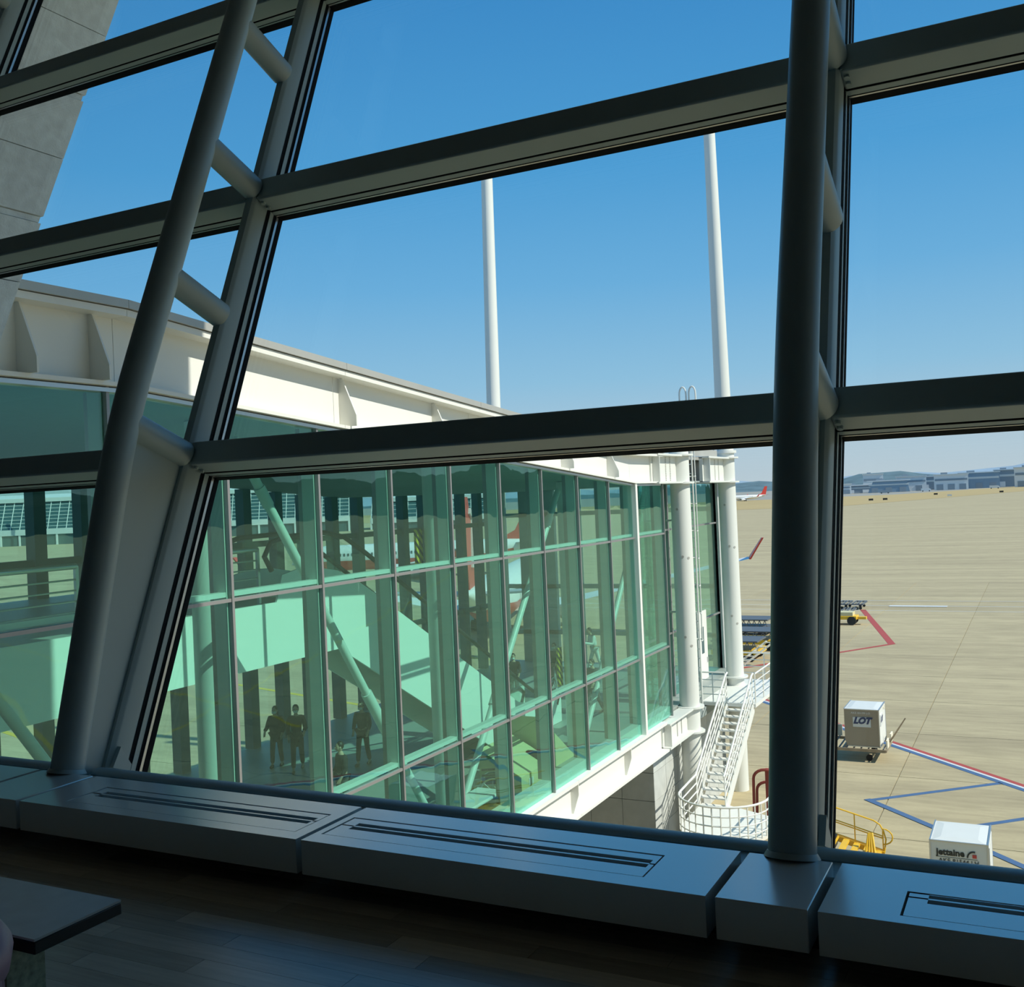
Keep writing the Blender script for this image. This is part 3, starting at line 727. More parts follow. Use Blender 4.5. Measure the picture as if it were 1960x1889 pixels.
for a in (.1, .3, .5, .7, .9):
    aa = pi*a; p = (LC-.24*cos(aa), LY+.5*sin(aa)); obj('cage_bar', MB().tube([(p[0], p[1], -5.2), (p[0], p[1], 1.45)], .018, 6), 'white2', t)
for z in (-4.2, -1.0, .9): obj('standoff', MB().box(-11.7, LX0, LY-.04, LY+.04, z-.03, z+.03), 'coping', t)
t = thing('roof_handrail', 'small steel roof rail at the ladder head', 'railing', (-11.2, 36.5, 1.25))
for yy in (35.6, 36.6, 37.6, 38.6): obj('post', MB().box(-11.0, -10.95, yy-.025, yy+.025, 1.25, 2.15), 'steel', t)
for z in (1.75, 2.15): obj('rail', MB().tube([(-10.97, 35.5, z), (-10.97, 38.8, z)], .025, 8), 'steel', t)
obj('toe_board', MB().box(-10.98, -10.94, 35.4, 38.9, 1.25, 1.5), 'coping', t)

# ---- outside stair
t = thing('outside_stair', 'white steel outside stair with curved landing rail beside the concourse', 'stair', (-9.8, 33, GROUND))
ZL, ZP = -7.6, -10.1; NR = 14; YT, YBm = 36.2, 32.25; sx0, sx1 = -10.22, -9.3
obj('upper_landing', MB().box(-11.3, -9.2, YT, 41.0, ZL-.12, ZL), 'white', t)
pr = None
for k in range(1, NR):
    yy = YT-(YT-YBm)*k/NR; zz = ZL+(ZP-ZL)*k/NR
    if pr is None:
        pr = obj('tread', MB().box(sx0+.04, sx1-.04, yy-.02, yy+.29, zz-.045, zz), 'white', t); k0 = k
    else: copy_at(pr, (0, -(YT-YBm)*(k-k0)/NR, (ZP-ZL)*(k-k0)/NR), t)
for x in (sx0, sx1):
    obj('stringer', MB().prism([(x-.025, YT+.1, ZL-.3), (x-.025, YT+.1, ZL+.06), (x-.025, YBm, ZP+.06), (x-.025, YBm-.15, ZP-.12), (x-.025, YBm+.2, ZP-.2)], (.05, 0, 0)), 'white', t)
    top = [(x, YBm-.1, ZP+.98), (x, YBm+.1, ZP+1.08), (x, YT-.1, ZL+1.0), (x, YT+.15, ZL+1.05)]
    obj('handrail', MB().tube(top, .035, 8), 'white', t, smooth=True)
    for dz in (.28, .5, .74): obj('mid_rail', MB().tube([(x, YBm, ZP+dz+.05), (x, YT+.05, ZL+dz)], .02, 6), 'white', t)
    for k in range(8):
        u = k/7; yy = YBm+(YT-YBm)*u; zz = ZP+(ZL-ZP)*u; obj('post', MB().tube([(x, yy, zz), (x, yy, zz+1.03)], .022, 6), 'white', t)
# curved lower landing
cxp, cyp, rp_ = -8.77, 30.25, 1.33
arcp = [(cxp+rp_*cos(a), cyp+rp_*sin(a)) for a in [pi+pi*q/16 for q in range(17)]]
deck = [(sx0+.08, YBm+.2), ]+[p for p in arcp]+[(cxp+rp_, 31.6), (sx1+.1, YBm+.2)]
obj('lower_landing', MB().prism([(a, b, ZP-.1) for a, b in deck], (0, 0, .1)), 'white', t)
railp = [(sx0+.02, YBm-.1)]+arcp+[(cxp+rp_, 31.4)]
for z, r in ((1.0, .035), (.72, .022), (.45, .022), (.18, .022)): obj('curved_rail', MB().tube([(a, b, ZP+z) for a, b in railp], r, 8), 'white', t, smooth=True)
for a, b in railp: obj('post', MB().tube([(a, b, ZP), (a, b, ZP+1.0)], .022, 6), 'white', t)
for a, b in ((-10.0, 31.6), (-7.6, 31.2), (-8.77, 29.3)): obj('leg', MB().tube([(a, b, GROUND), (a, b, ZP-.1)], .07, 10), 'white', t, smooth=True)
obj('lower_step_flight', MB().box(-7.4, -6.9, 30.3, 31.4, -10.75, -10.68).box(-6.95, -6.45, 30.3, 31.4, -11.2, -11.13), 'white', t)
# upper landing rails
lr = [(-11.2, 36.3), (-10.3, 36.3)]; lr2 = [(-9.22, 36.3), (-9.22, 40.95), (-11.2, 40.95)]
for poly in (lr, lr2):
    for z, r in ((1.05, .03), (.78, .018), (.52, .018), (.26, .018)): obj('landing_rail', MB().tube([(a, b, ZL+z) for a, b in poly], r, 8), 'white', t)
for a, b in ((-11.2, 36.3), (-10.75, 36.3), (-10.3, 36.3), (-9.22, 36.3), (-9.22, 37.5), (-9.22, 38.7), (-9.22, 39.85), (-9.22, 40.95), (-10.0, 40.95), (-11.2, 40.95)):
    obj('post', MB().tube([(a, b, ZL), (a, b, ZL+1.05)], .022, 6), 'white', t)

# ---- tiled ground-floor block under the bridge
t = thing('tiled_pier', 'grey stone-tiled ground-floor block under the concourse girder', 'wall', (-15, 34, GROUND))
obj('core', MB().box(-19.96, -11.44, 31.54, 39.96, GROUND, -8.06), 'slot', t)
zt_ = [GROUND, -10.83, -9.92, -9.01, -8.1]; xs = [-11.4-1.12*k for k in range(9)]
pr = None
for z0, z1 in zip(zt_[:-1], zt_[1:]):
    for xa_, xb_ in zip(xs[1:], xs[:-1]): obj('tile', MB().box(xa_+.008, xb_-.008, 31.5, 31.54, z0+.008, z1-.008), 'tile', t)
    for k in range(7): obj('tile', MB().box(-11.44, -11.4, 31.5+1.2*k+.008, 31.5+1.2*(k+1)-.008, z0+.008, z1-.008), 'tile', t)

# ================================================================== APRON THINGS
def dolly(name, label, x0, x1, y0, y1, ztop, m='tan', towbar=None, group=None, rollers=True):
    t = thing(name, label, 'dolly', ((x0+x1)/2, (y0+y1)/2, GROUND), group=group)
    fr = MB()
    for yy in (y0, y1): fr.box(x0, x1, yy-.04, yy+.04, ztop-.16, ztop-.04)
    for xx in (x0, (x0+x1)/2, x1): fr.box(xx-.04, xx+.04, y0, y1, ztop-.15, ztop-.05)
    obj('frame', fr, m, t)
    if rollers:
        pr = None; n = max(4, int((x1-x0)/.28))
        for k in range(n):
            xx = x0+.1+(x1-x0-.2)*k/(n-1)
            if pr is None: pr = obj('roller', MB().tube([(xx, y0+.05, ztop-.035), (xx, y1-.05, ztop-.035)], .033, 8), 'greyroll', t); xk = xx
            else: copy_at(pr, (xx-xk, 0, 0), t)
    for xx in (x0+.4, x1-.7 if x1-x0 > 1.5 else x1-.25):
        for yy in (y0+.3, y1-.3): obj('wheel', MB().tube([(xx, yy-.05, GROUND+.13), (xx, yy+.05, GROUND+.13)], .13, 14), 'tyre', t, smooth=True)
    if towbar:
        a, b = towbar; obj('tow_bar', MB().tube([a, Vector(a).lerp(Vector(b), .5), b], .045, 8, .025), m, t)
    return t
# LOT container on its dolly
d1 = dolly('container_dolly', 'worn tan dolly under the container lettered LOT', -9.6, -6.15, 45.25, 47.3, -11.1, towbar=((-6.15, 46.6, -11.1), (-5.45, 46.4, -10.0)))
for yy in (45.5, 46.75): obj('end_stop', MB().box(-6.16, -6.10, yy, yy+.55, -11.15, -10.80), 'cream', d1)
obj('side_guard', MB().box(-9.5, -8.1, 45.28, 45.36, -11.1, -11.0).box(-9.2, -8.2, 47.2, 47.26, -11.1, -10.6), 'cream', d1)
def container(name, label, x0, x1, y0, y1, z0, z1, bm, wm, chamfer=.0):
    t = thing(name, label, 'container', ((x0+x1)/2, (y0+y1)/2, z0))
    prof = [(x0+chamfer, y0, z0), (x1, y0, z0), (x1, y0, z1-.02), (x0, y0, z1-.02), (x0, y0, z0+chamfer*2.2)]
    if chamfer == 0: prof = prof[:4]
    obj('front_panel', MB().prism(prof, (0, .02, 0)), bm, t)
    pf = [(p[0], p[1]+.021, p[2]) for p in prof]
    obj('body', MB().prism(pf, (0, y1-y0-.021, 0)), wm, t)
    obj('roof', MB().add([(x0, y0-.01, z1-.02), (x1, y0-.01, z1-.02), (x1, y1, z1-.02), (x0, y1, z1-.02), (x0+.25, y0+.3, z1+.02), (x1-.25, y0+.3, z1+.02), (x1-.25, y1-.3, z1+.02), (x0+.25, y1-.3, z1+.02)], [(4, 5, 6, 7), (0, 1, 5, 4), (1, 2, 6, 5), (2, 3, 7, 6), (3, 0, 4, 7), (3, 2, 1, 0)]), wm, t)
    fr = MB(); e = .025
    for xx in (x0, x1):
        if not (chamfer and xx == x0): fr.bar((xx, y0, z0), (xx, y0, z1), e*1.6, e*1.6)
        fr.bar((xx, y1, z0), (xx, y1, z1), e*1.6, e*1.6)
        fr.bar((xx, y0, z1-.01), (xx, y1, z1-.01), e*1.4, e*1.4)
    fr.bar((x0, y0, z1-.01), (x1, y0, z1-.01), e*1.4, e*1.4); fr.bar((x0+chamfer, y0, z0+.02), (x1, y0, z0+.02), e*1.6, e*1.6); fr.bar((x1, y0, z0+.02), (x1, y1, z0+.02), e*1.6, e*1.6)
    obj('edge_rails', fr, 'alu', t)
    return t
RX90 = (pi/2, 0, 0); RSIDE = (pi/2, 0, pi/2)
k1 = container('cargo_container', 'air cargo container lettered LOT standing on a tan dolly', -7.77, -6.37, 45.3, 47.2, -11.08, -9.5, 'uldshade', 'uldw', .12)
pl_ = obj('sign_plate', MB().box(-7.42, -6.70, 45.275, 45.30, -10.24, -9.83), 'plate', k1)
text('LOT', .36, (-7.06, 45.272, -9.98), RX90, 'navy', k1, shear=.35, sx=.98, bold=.022)
text('AKE 80199 LO', .11, (-7.10, 45.294, -9.66), RX90, 'inkw', k1, sx=1.15)
obj('sign_plate', MB().box(-6.37, -6.345, 45.62, 46.30, -10.25, -9.78), 'plate', k1)
text('LOT', .30, (-6.342, 45.96, -10.0), RSIDE, 'navy', k1, shear=.35, bold=.012)
obj('corner_patch', MB().box(-6.37, -6.35, 46.6, 46.75, -9.72, -9.62).box(-6.37, -6.35, 46.95, 47.1, -9.78, -9.60), 'cream', k1)
# jettainer container
d2 = dolly('container_dolly', 'dolly under the white container lettered jettainer', -3.3, -1.3, 29.4, 31.3, -11.15, 'greyroll')
k2 = container('cargo_container', 'white air cargo container lettered jettainer near the sill', -2.99, -1.58, 29.45, 31.2, -11.13, -9.55, 'uldw', 'uldw')
text('jettaine', .235, (-2.84, 29.437, -9.845), RX90, 'ink', k2, align='LEFT', sx=.98, bold=.008)
obj('logo_arc', MB().tube([(-1.93+.15*cos(a), 29.44, -9.93+.16*sin(a)) for a in [pi*q/12 for q in range(12, 4, -1)]], .022, 6), 'ink', k2)
obj('logo_mark', MB().box(-1.96, -1.86, 29.432, 29.446, -9.93, -9.84), 'redp', k2)
obj('pin_line', MB().box(-2.85, -1.84, 29.438, 29.447, -9.975, -9.967), 'ink', k2)
text('AKE 81544 LH', .17, (-2.79, 29.437, -10.07), RX90, 'ink', k2, align='LEFT', sx=.95)
obj('side_door', MB().box(-1.578, -1.56, 29.62, 31.05, -11.0, -9.68), 'plate', k2); obj('corner_cap', MB().box(-1.575, -1.54, 29.44, 29.55, -11.1, -9.62), 'uldw', k2)

# yellow conveyor steps by the sill
t = thing('yellow_loader', 'yellow inclined loader with rails just outside, right of the dark column', 'loader', (-5.6, 30.6, GROUND))
def lp(u, y, h=0): return Vector((-6.9+u*2.6, y, -9.332-u*.673+h))     # along the incline
for yy in (29.35, 30.5): obj('side_beam', MB().bar(lp(0, yy, -.44), lp(1, yy, -.44), .10, .16), 'yellow', t)
pr = None
for k in range(9):
    p = lp((k+.5)/9, 30.0, -.40); b = obj('slat', MB().bar((p.x, 29.4, p.z), (p.x, 30.45, p.z), .16, .07), 'yellow', t)
for yy in (30.5,):
    tp = [lp(0, yy, .42), lp(.90, yy, .42), lp(.965, yy, .36), lp(1.0, yy, .20), lp(1.02, yy, 0), lp(1.0, yy, -.4)]
    obj('hand_rail', MB().tube(tp, .022, 8), 'yellow', t, smooth=True)
    obj('loop', MB().tube([lp(.99, yy, .24)]+[lp(.99, yy, .0)+Vector((.26*sin(a), 0, .22*cos(a)+.05)) for a in [pi*q/8 for q in range(0, 9)]], .02, 8), 'yellow', t, smooth=True)
    for h in (.06, .0, -.33): obj('mid_rail', MB().tube([lp(0, yy, h), lp(.99, yy, h)], .018, 8), 'yellow', t)
    for u in (.2, .45, .7, .99): obj('post', MB().tube([lp(u, yy, -.5), lp(u, yy, .42 if u < .9 else .2)], .018, 8), 'yellow', t)
for k in range(4):
    a = Vector((-4.66+.03*k, 30.2, -9.78)); b = Vector((-4.80+.16*k, 29.55, -11.0)); obj('folded_prop', MB().tube([a, b], .032, 8), 'yellow', t, smooth=True)
obj('motor_box', MB().box(-6.0, -5.55, 29.8, 30.4, -10.25, -9.97), 'black', t)
for xx in (-6.5, -4.6):
    for yy in (29.45, 30.4):
        obj('wheel', MB().tube([(xx, yy-.1, GROUND+.25), (xx, yy+.1, GROUND+.25)], .25, 16), 'tyre', t, smooth=True)
        zz = lp((xx+6.9)/2.6, yy, -.5).z; obj('wheel_post', MB().box(xx-.05, xx+.05, yy-.05, yy+.05, GROUND+.25, zz), 'yellow', t)
# dark red hose by the curved landing
t = thing('hose_stand', 'dark red hoses looping beside the curved stair landing', 'hose', (-8.6, 35.2, GROUND))
for k in range(2):
    zt3 = GROUND+1.75-.45*k; yk = 35.2+.25*k; r3 = .42-.04*k; xc3 = -8.72
    hp = [(xc3-r3-.05, yk, GROUND+.05), (xc3-r3-.02, yk, GROUND+.7)]+[(xc3-r3*cos(a), yk, zt3+r3*.8*sin(a)) for a in [pi*q/10 for q in range(11)]]+[(xc3+r3, yk, GROUND+.6), (xc3+r3+.04, yk, GROUND+.05)]
    obj('hose', MB().tube(hp, .05, 8), 'hose', t, smooth=True)
obj('stand', MB().box(-8.75, -8.6, 35.25, 35.4, GROUND, GROUND+2.1), 'hose', t)

# parked dollies further out
rows = [(101.2, [-19.4, -18.1, -16.8, -15.5]), (95.4, [-18.4, -17.0, -15.6])]
words = {(101.2, -15.5): 'grey roller dolly at the right end of the far row by the red line', (101.2, -16.8): 'second grey roller dolly from the red line in the far row',
         (101.2, -18.1): 'third grey roller dolly from the red line in the far row', (101.2, -19.4): 'fourth grey roller dolly from the red line, half behind the dark column',
         (95.4, -15.6): 'right-hand grey roller dolly in the near row behind the yellow tug cart', (95.4, -17.0): 'middle grey roller dolly in the near row behind the yellow tug cart', (95.4, -18.4): 'left grey roller dolly in the near row, half behind the dark column'}
for yy, xs_ in rows:
    for x in xs_:
        dolly('roller_dolly', words[(yy, x)], x-.5, x+.5, yy-1.4, yy+1.4, GROUND+.6, 'greyroll', group='parked roller dollies')
t = thing('yellow_cart', 'yellow low cart with black wheels in front of the grey dollies', 'cart', (-15, 89.4, GROUND))
obj('chassis', MB().box(-17.2, -13.9, 88.9, 90.2, GROUND+.45, GROUND+.75), 'yellow', t, bevel=.03); obj('deck', MB().box(-16.9, -14.2, 88.95, 90.15, GROUND+.76, GROUND+1.05), 'yellow2', t)
obj('nose', MB().box(-13.9, -13.2, 89.3, 89.8, GROUND+.45, GROUND+.65), 'yellow', t)
for x in (-16.6, -14.3):
    for yy in (88.95, 90.15): obj('wheel', MB().tube([(x, yy-.12, GROUND+.36), (x, yy+.12, GROUND+.36)], .36, 16), 'tyre', t, smooth=True)
for k, (yy, x0_, x1_, ms, lb) in enumerate(((70.5, -20.5, -17.3, 'yellow', 'yellow-framed roller trailer nearest the stair landing rail'), (75.4, -21.3, -17.2, 'yellow', 'yellow-framed roller trailer just behind the nearest one'), (82.0, -22.2, -19.3, 'greyroll', 'grey wheeled trailer at the back left of the dark column'))):
    t = thing('roller_trailer', lb, 'trailer', ((x0_+x1_)/2, yy, GROUND), group='trailers left of the dark column')
    obj('frame', MB().box(x0_, x1_, yy-1.3, yy+1.3, GROUND+.45, GROUND+.75), ms, t)
    lt = MB(); n = 7
    for i in range(n):
        xa_ = x0_+(x1_-x0_)*i/n; xb_ = x0_+(x1_-x0_)*(i+1)/n
        lt.bar((xa_, yy-1.32, GROUND+.78), ((xa_+xb_)/2, yy-1.32, GROUND+1.35), .05, .05); lt.bar(((xa_+xb_)/2, yy-1.32, GROUND+1.35), (xb_, yy-1.32, GROUND+.78), .05, .05)
    lt.bar((x0_, yy-1.32, GROUND+1.38), (x1_, yy-1.32, GROUND+1.38), .06, .06)
    obj('lattice_side', lt, 'greyroll', t)
    obj('deck', MB().box(x0_, x1_, yy-1.25, yy+1.25, GROUND+1.3, GROUND+1.4), 'greyroll', t)
    for x in (x0_+.5, x1_-.5):
        for sy in (-1.2, 1.2): obj('wheel', MB().tube([(x, yy+sy-.1, GROUND+.3), (x, yy+sy+.1, GROUND+.3)], .3, 14), 'tyre', t, smooth=True)
t = thing('wooden_ramp', 'pale wooden slatted ramp leaning at the yellow trailer', 'ramp', (-17.2, 68, GROUND))
for k in range(2): obj('beam', MB().bar((-18.3+.5*k, 67.5, GROUND+.1), (-16.4+.5*k, 68.2, GROUND+1.6), .12, .12), 'cream', t)
for k in range(5): obj('slat', MB().bar((-18.1+.4*k, 67.55+.14*k, GROUND+.35+.29*k), (-17.5+.4*k, 67.6+.14*k, GROUND+.35+.29*k), .12, .06), 'cream', t)

# ---- airliners
def airliner(label, loc, heading, L=39.0, R=2.0, belly='planew', fin='planer', tips='planer', logo=True, gear=True, name='airliner', grp=None, halfspan=17.0, tipz=.3, wl=2.3):
    """local frame: nose towards +x, z up, wheels at 0"""
    t = thing(name, label, 'airplane', loc, (0, 0, heading), local=True)
    zc = 1.55+R; s = L/39.0
    prof = [(.0, .03, -.35), (.02, .32, -.28), (.05, .6, -.18), (.09, .85, -.06), (.14, 1, 0), (.68, 1, 0), (.78, .88, .10), (.88, .58, .35), (.96, .28, .58), (1.0, .08, .70)]
    rings = [[(L/2-u*L, R*k*cos(q), zc+R*dz+R*k*sin(q)) for q in [2*pi*j/24 for j in range(24)]] for u, k, dz in prof]
    obj('fuselage', MB().loft(rings), 'planew', t, smooth=True)
    if belly != 'planew':
        br = []
        for u, k, dz in prof[2:8]: br.append([(L/2-u*L, 1.012*R*k*cos(q), zc+R*dz+1.012*R*k*sin(q)) for q in [pi+radians(12)+(pi-radians(24))*j/12 for j in range(13)]])
        mb = MB(); k0 = 0
        for r in br: mb.v += [Vector(p) for p in r]
        for i in range(len(br)-1):
            for j in range(12): mb.f.append((i*13+j, (i+1)*13+j, (i+1)*13+j+1, i*13+j+1))
        obj('belly_paint', mb, belly, t, smooth=True)
    # window row
    wb = MB()
    for k in range(34):
        x = L/2-.17*L-k*.0155*L
        for sy in (-1, 1): wb.box(x-.14, x+.14, sy*R*.985-.03, sy*R*.985+.03, zc+.28, zc+.72)
    obj('window_row', wb, 'dark', t, kind='stuff')
    obj('cockpit_glass', MB().box(L/2-.062*L, L/2-.045*L, -R*.45, R*.45, zc+.35*R, zc+.5*R), 'dark', t)
    H = halfspan
    for sy in (-1, 1):
        w_ = MB(); sec = []
        for (xq, yq, ch, th, zz) in ((3.2*s, R*.6, 7.4*s, .85, zc-.75*R), (-.6*s, 6.2*s, 4.2*s, .5, zc-.45*R), (-6.0*s, H, 1.5*s, .2, zc+tipz)):
            sec.append([(xq, sy*yq, zz), (xq-.35*ch, sy*yq, zz+th*.6), (xq-ch, sy*yq, zz), (xq-.35*ch, sy*yq, zz-th*.4)])
        if sy < 0: sec = [list(reversed(q)) for q in sec]
        w_.loft(sec); wg = obj('wing', w_, 'planew', t)
        xt, yt, zt2 = -6.0*s, H, zc+tipz
        obj('winglet', MB().prism([(xt, sy*yt, zt2-.05), (xt-1.5*s, sy*yt, zt2-.05), (xt-2.7*s, sy*(yt+.95), zt2+wl), (xt-2.0*s, sy*(yt+.95), zt2+wl)], (0, sy*.14, 0)), tips, wg)
        en = MB(); xe = 3.6*s; ye = sy*5.4*s; ze = zc-1.35*R*.75
        en.loft([[(xe-a, ye+r*cos(q), ze+r*sin(q)) for q in [2*pi*j/18 for j in range(18)]] for a, r in ((0, .82), (.5, 1.0), (2.2, .95), (3.6, .6), (4.4, .4))])
        eg = obj('engine', en, 'planew', t, smooth=True)
        obj('intake', MB().tube([(xe+.02, ye, ze), (xe+.03, ye, ze)], .78, 18), 'dark', eg)
        obj('tailplane', MB().prism([(-L/2+4.6*s, sy*.5, zc+.55*R), (-L/2+1.6*s, sy*.5, zc+.55*R), (-L/2+.2*s, sy*6.3*s, zc+.75*R), (-L/2+1.5*s, sy*6.3*s, zc+.75*R)], (0, 0, .16)), 'planeg', t)
        if gear: obj('landing_gear', MB().tube([(-1.2*s, sy*2.6, .5), (-1.2*s, sy*2.6, zc-.8*R)], .16, 8).tube([(-1.2*s, sy*2.6-.4, .52), (-1.2*s, sy*2.6+.4, .52)], .52, 14), 'tyre', t)
    tf = [(-L/2+7.0*s, 0, zc+.92*R), (-L/2+1.0*s, 0, zc+.75*R), (-L/2-.6*s, 0, zc+R+6.6*s), (-L/2+1.6*s, 0, zc+R+6.6*s), (-L/2+4.4*s, 0, zc+R+1.2)]
    fo = obj('tail_fin', MB().prism([(a, -.13, c) for a, b, c in tf], (0, .26, 0)), fin, t)
    if logo:
        for sy in (-1, 1):
            obj('tail_mark', MB().tube([(-L/2+2.2*s+.1*q, sy*.16, zc+R+1.2+.62*q) for q in range(7)]+[(-L/2+2.2*s-.5, sy*.16, zc+R+5.4)], .26, 6), 'planew', fo)
    if gear: obj('nose_gear', MB().tube([(L/2-4*s, 0, .4), (L/2-4*s, 0, zc-.8*R)], .12, 8).tube([(L/2-4*s, -.3, .36), (L/2-4*s, .3, .36)], .36, 12), 'tyre', t)
    return t
hR = atan2(R0.y, R0.x); hF = atan2(F0.y, F0.x)
pb = airliner('white airliner with red tail and red winglet parked behind the concourse end', (-43.2, 82.6, GROUND), hF-radians(8), L=38, halfspan=21, belly='planer', tipz=2.5, wl=1.7)
text('TRANS', 1.5, (-3.0, -2.06, 3.3), RX90, 'planew', pb, ext=.02)
airliner('white airliner with red belly seen through the middle of the concourse glass', (-88, 139, GROUND), hR+pi, L=40, belly='planer', fin='planer')
airliner('far red-tailed airliner on the apron between the white mast and dark column', (-243.5, 948, GROUND), hR+pi+radians(4), L=44, fin='planer', logo=False)

# ---- far terminal seen through the concourse
def far_terminal(label, c, length, h0, h1, cols, rows_, hd):
    t = thing('far_terminal', label, 'building', c, (0, 0, hd), local=True)
    # local: x along the front, -y towards us
    L2 = length/2
    obj('body', MB().prism([(-L2, 0, 0), (-L2, -8, 0), (-L2, -8, h0), (-L2, -1.5, h1), (-L2, 30, h1+2), (-L2, 30, 0)], (length, 0, 0)), 'farglass', t)
    obj('base_band', MB().box(-L2, L2, -8.6, -8.05, h0-2.2, h0+.4), 'bld', t)
    obj('roof_band', MB().prism([(-L2, -2.5, h1-.2), (-L2, -2.5, h1+1.6), (-L2, 30, h1+4), (-L2, 30, h1+2.2)], (length, 0, 0)), 'bld', t)
    for i in range(cols+1):
        x = -L2+length*i/cols
        obj('glazing_bar', MB().bar((x, -8.15, h0), (x, -1.7, h1), .28, .28, (1, 0, 0)), 'bld', t)
        if i % 2 == 0: obj('pillar', MB().box(x-.4, x+.4, -8.5, -8.05, 0, h0), 'bld', t)
    for k in range(1, rows_):
        u = k/rows_; obj('glazing_bar', MB().box(-L2, L2, -8.2+6.5*u, -8.0+6.5*u, h0+(h1-h0)*u-.12, h0+(h1-h0)*u+.12), 'bld', t)
    return t
far_terminal('far glazed terminal with white grid seen through the left of the concourse', (-372, 352, GROUND), 190, 7.0, 20, 46, 8, hR+radians(4))
far_terminal('lower far terminal pier with white band behind the airliner', (-258, 425, GROUND), 60, 5.0, 13, 14, 4, hR)
for k, dx in enumerate((-28, 6)):
    t = thing('light_mast', ('white light mast', 'second white light mast')[k]+' in front of the far glazed terminal', 'mast', (-370+dx, 330+dx*.5, GROUND))
    obj('pole', MB().tube([(-370+dx, 330+dx*.5, GROUND), (-370+dx, 330+dx*.5, GROUND+27)], .45, 10, .3), 'bld', t); obj('lamp_head', MB().box(-374+dx, -366+dx, 329.5+dx*.5, 330.5+dx*.5, GROUND+26, GROUND+27.2), 'bldg', t)

# ---- low airport buildings on the right horizon (local boxes, metres)
DIST = [  # az px-like angle deg from Y, width m, height m, depth, material, label
    (-9.3, 20, 11, 'bld', 'low white hangar at the left end of the horizon buildings'),
    (-8.5, 34, 9, 'bldg', 'long low grey shed beside the white hangar on the horizon'),
    (-7.75, 26, 23, 'bld', 'tall white block with flat roof on the horizon'),
    (-7.0, 46, 13, 'bldb', 'blue-grey slanted hangar in front of the tall white block'),
    (-5.9, 34, 17, 'bld', 'white terminal section right of the blue hangar'),
    (-4.9, 30, 16, 'bldg', 'grey hall between two white pylons on the horizon'),
    (-4.0, 36, 17, 'bld', 'white hall right of the pylons on the horizon'),
    (-2.7, 44, 18, 'bldb', 'long blue-grey cargo hall on the right horizon'),
    (-1.3, 34, 20, 'bldg', 'dark grey cargo block near the right edge of the horizon'),
    (-.2, 40, 21, 'bld', 'white building at the right edge of the horizon')]
for hi_, (az, wd, h, m, lb) in enumerate(DIST):
    D = 1280+48*(hi_ % 3)+(110 if hi_ == 2 else 0); a = radians(az); px = Vector((D*sin(a), D*cos(a), GROUND))
    t = thing('horizon_building', lb, 'building', px, (0, 0, -a), group='buildings along the horizon', local=True)
    if m == 'bldb' and wd > 45: obj('wall', MB().prism([(-wd/2, 0, 0), (wd/2, 0, 0), (wd/2-3, 0, h), (-wd/2+6, 0, h)], (0, 26, 0)), m, t)
    else: obj('wall', MB().box(-wd/2, wd/2, 0, 26, 0, h), m, t)
    rf = obj('roof', MB().box(-wd/2-.8, wd/2+.8, -1, 27, h, h+1.1), 'bld' if m != 'bld' else 'plate', t)
    obj('roof_plant', MB().box(-wd*.3, -wd*.1, 6, 12, h+1.1, h+3.0), 'bldg', rf)
    n = max(2, int(wd/12))
    for i in range(n):
        x = -wd/2+wd*(i+.5)/n
        obj('bay_door', MB().box(x-3.6, x+3.6, -.4, .1, .2, min(6.5, h*.45)), 'bldg' if m != 'bldg' else 'bld', t)
    obj('window_band', MB().box(-wd/2+1, wd/2-1, -.3, .1, h*.62, h*.75), 'bldg' if m == 'bld' else 'plate', t)
# service road vehicles along the horizon
for k, (az, D, m, lb) in enumerate(((-9.9, 1180, 'bld', 'tiny white van left of the horizon buildings'), (-7.2, 1150, 'bldg', 'tiny dark truck below the blue hangar'), (-5.2, 1190, 'bld', 'tiny white bus below the pylons'), (-2.0, 1200, 'bld', 'tiny white truck below the dark cargo block'))):
    a = radians(az); t = thing('far_vehicle', lb, 'vehicle', (D*sin(a), D*cos(a), GROUND), (0, 0, -a), local=True)
    obj('body', MB().prism([(-5, 0, .6), (5, 0, .6), (5, 0, 2.2), (3.4, 0, 3.4), (-5, 0, 3.4)], (0, 2.4, 0)), m, t)
    for x in (-3.3, 3.3): obj('wheel', MB().tube([(x, -.1, .6), (x, 2.5, .6)], .6, 12), 'tyre', t)
# runway signs on the dry grass
for k, (az, D, m, lb) in enumerate(((-7.9, 700, 'black', 'small black runway sign on the dry grass, left of two'), (-7.2, 702, 'black', 'small black runway sign on the dry grass, right of two'), (-4.75, 860, 'black', 'small black runway sign further out on the grass'), (-1.7, 850, 'black', 'small black runway sign near the right edge on the grass'), (-9.7, 780, 'uldw', 'small white marker box at the left of the grass'), (-4.1, 760, 'uldw', 'small white marker box at the middle of the grass'))):
    a = radians(az); t = thing('runway_sign', lb, 'sign', (D*sin(a), D*cos(a), GROUND), (0, 0, -a), local=True)
    obj('board', MB().box(-1.4, 1.4, 0, .4, .5, 1.7), m, t)
    for x in (-1, 1): obj('leg', MB().box(x-.08, x+.08, .1, .3, 0, .5), 'steel', t)

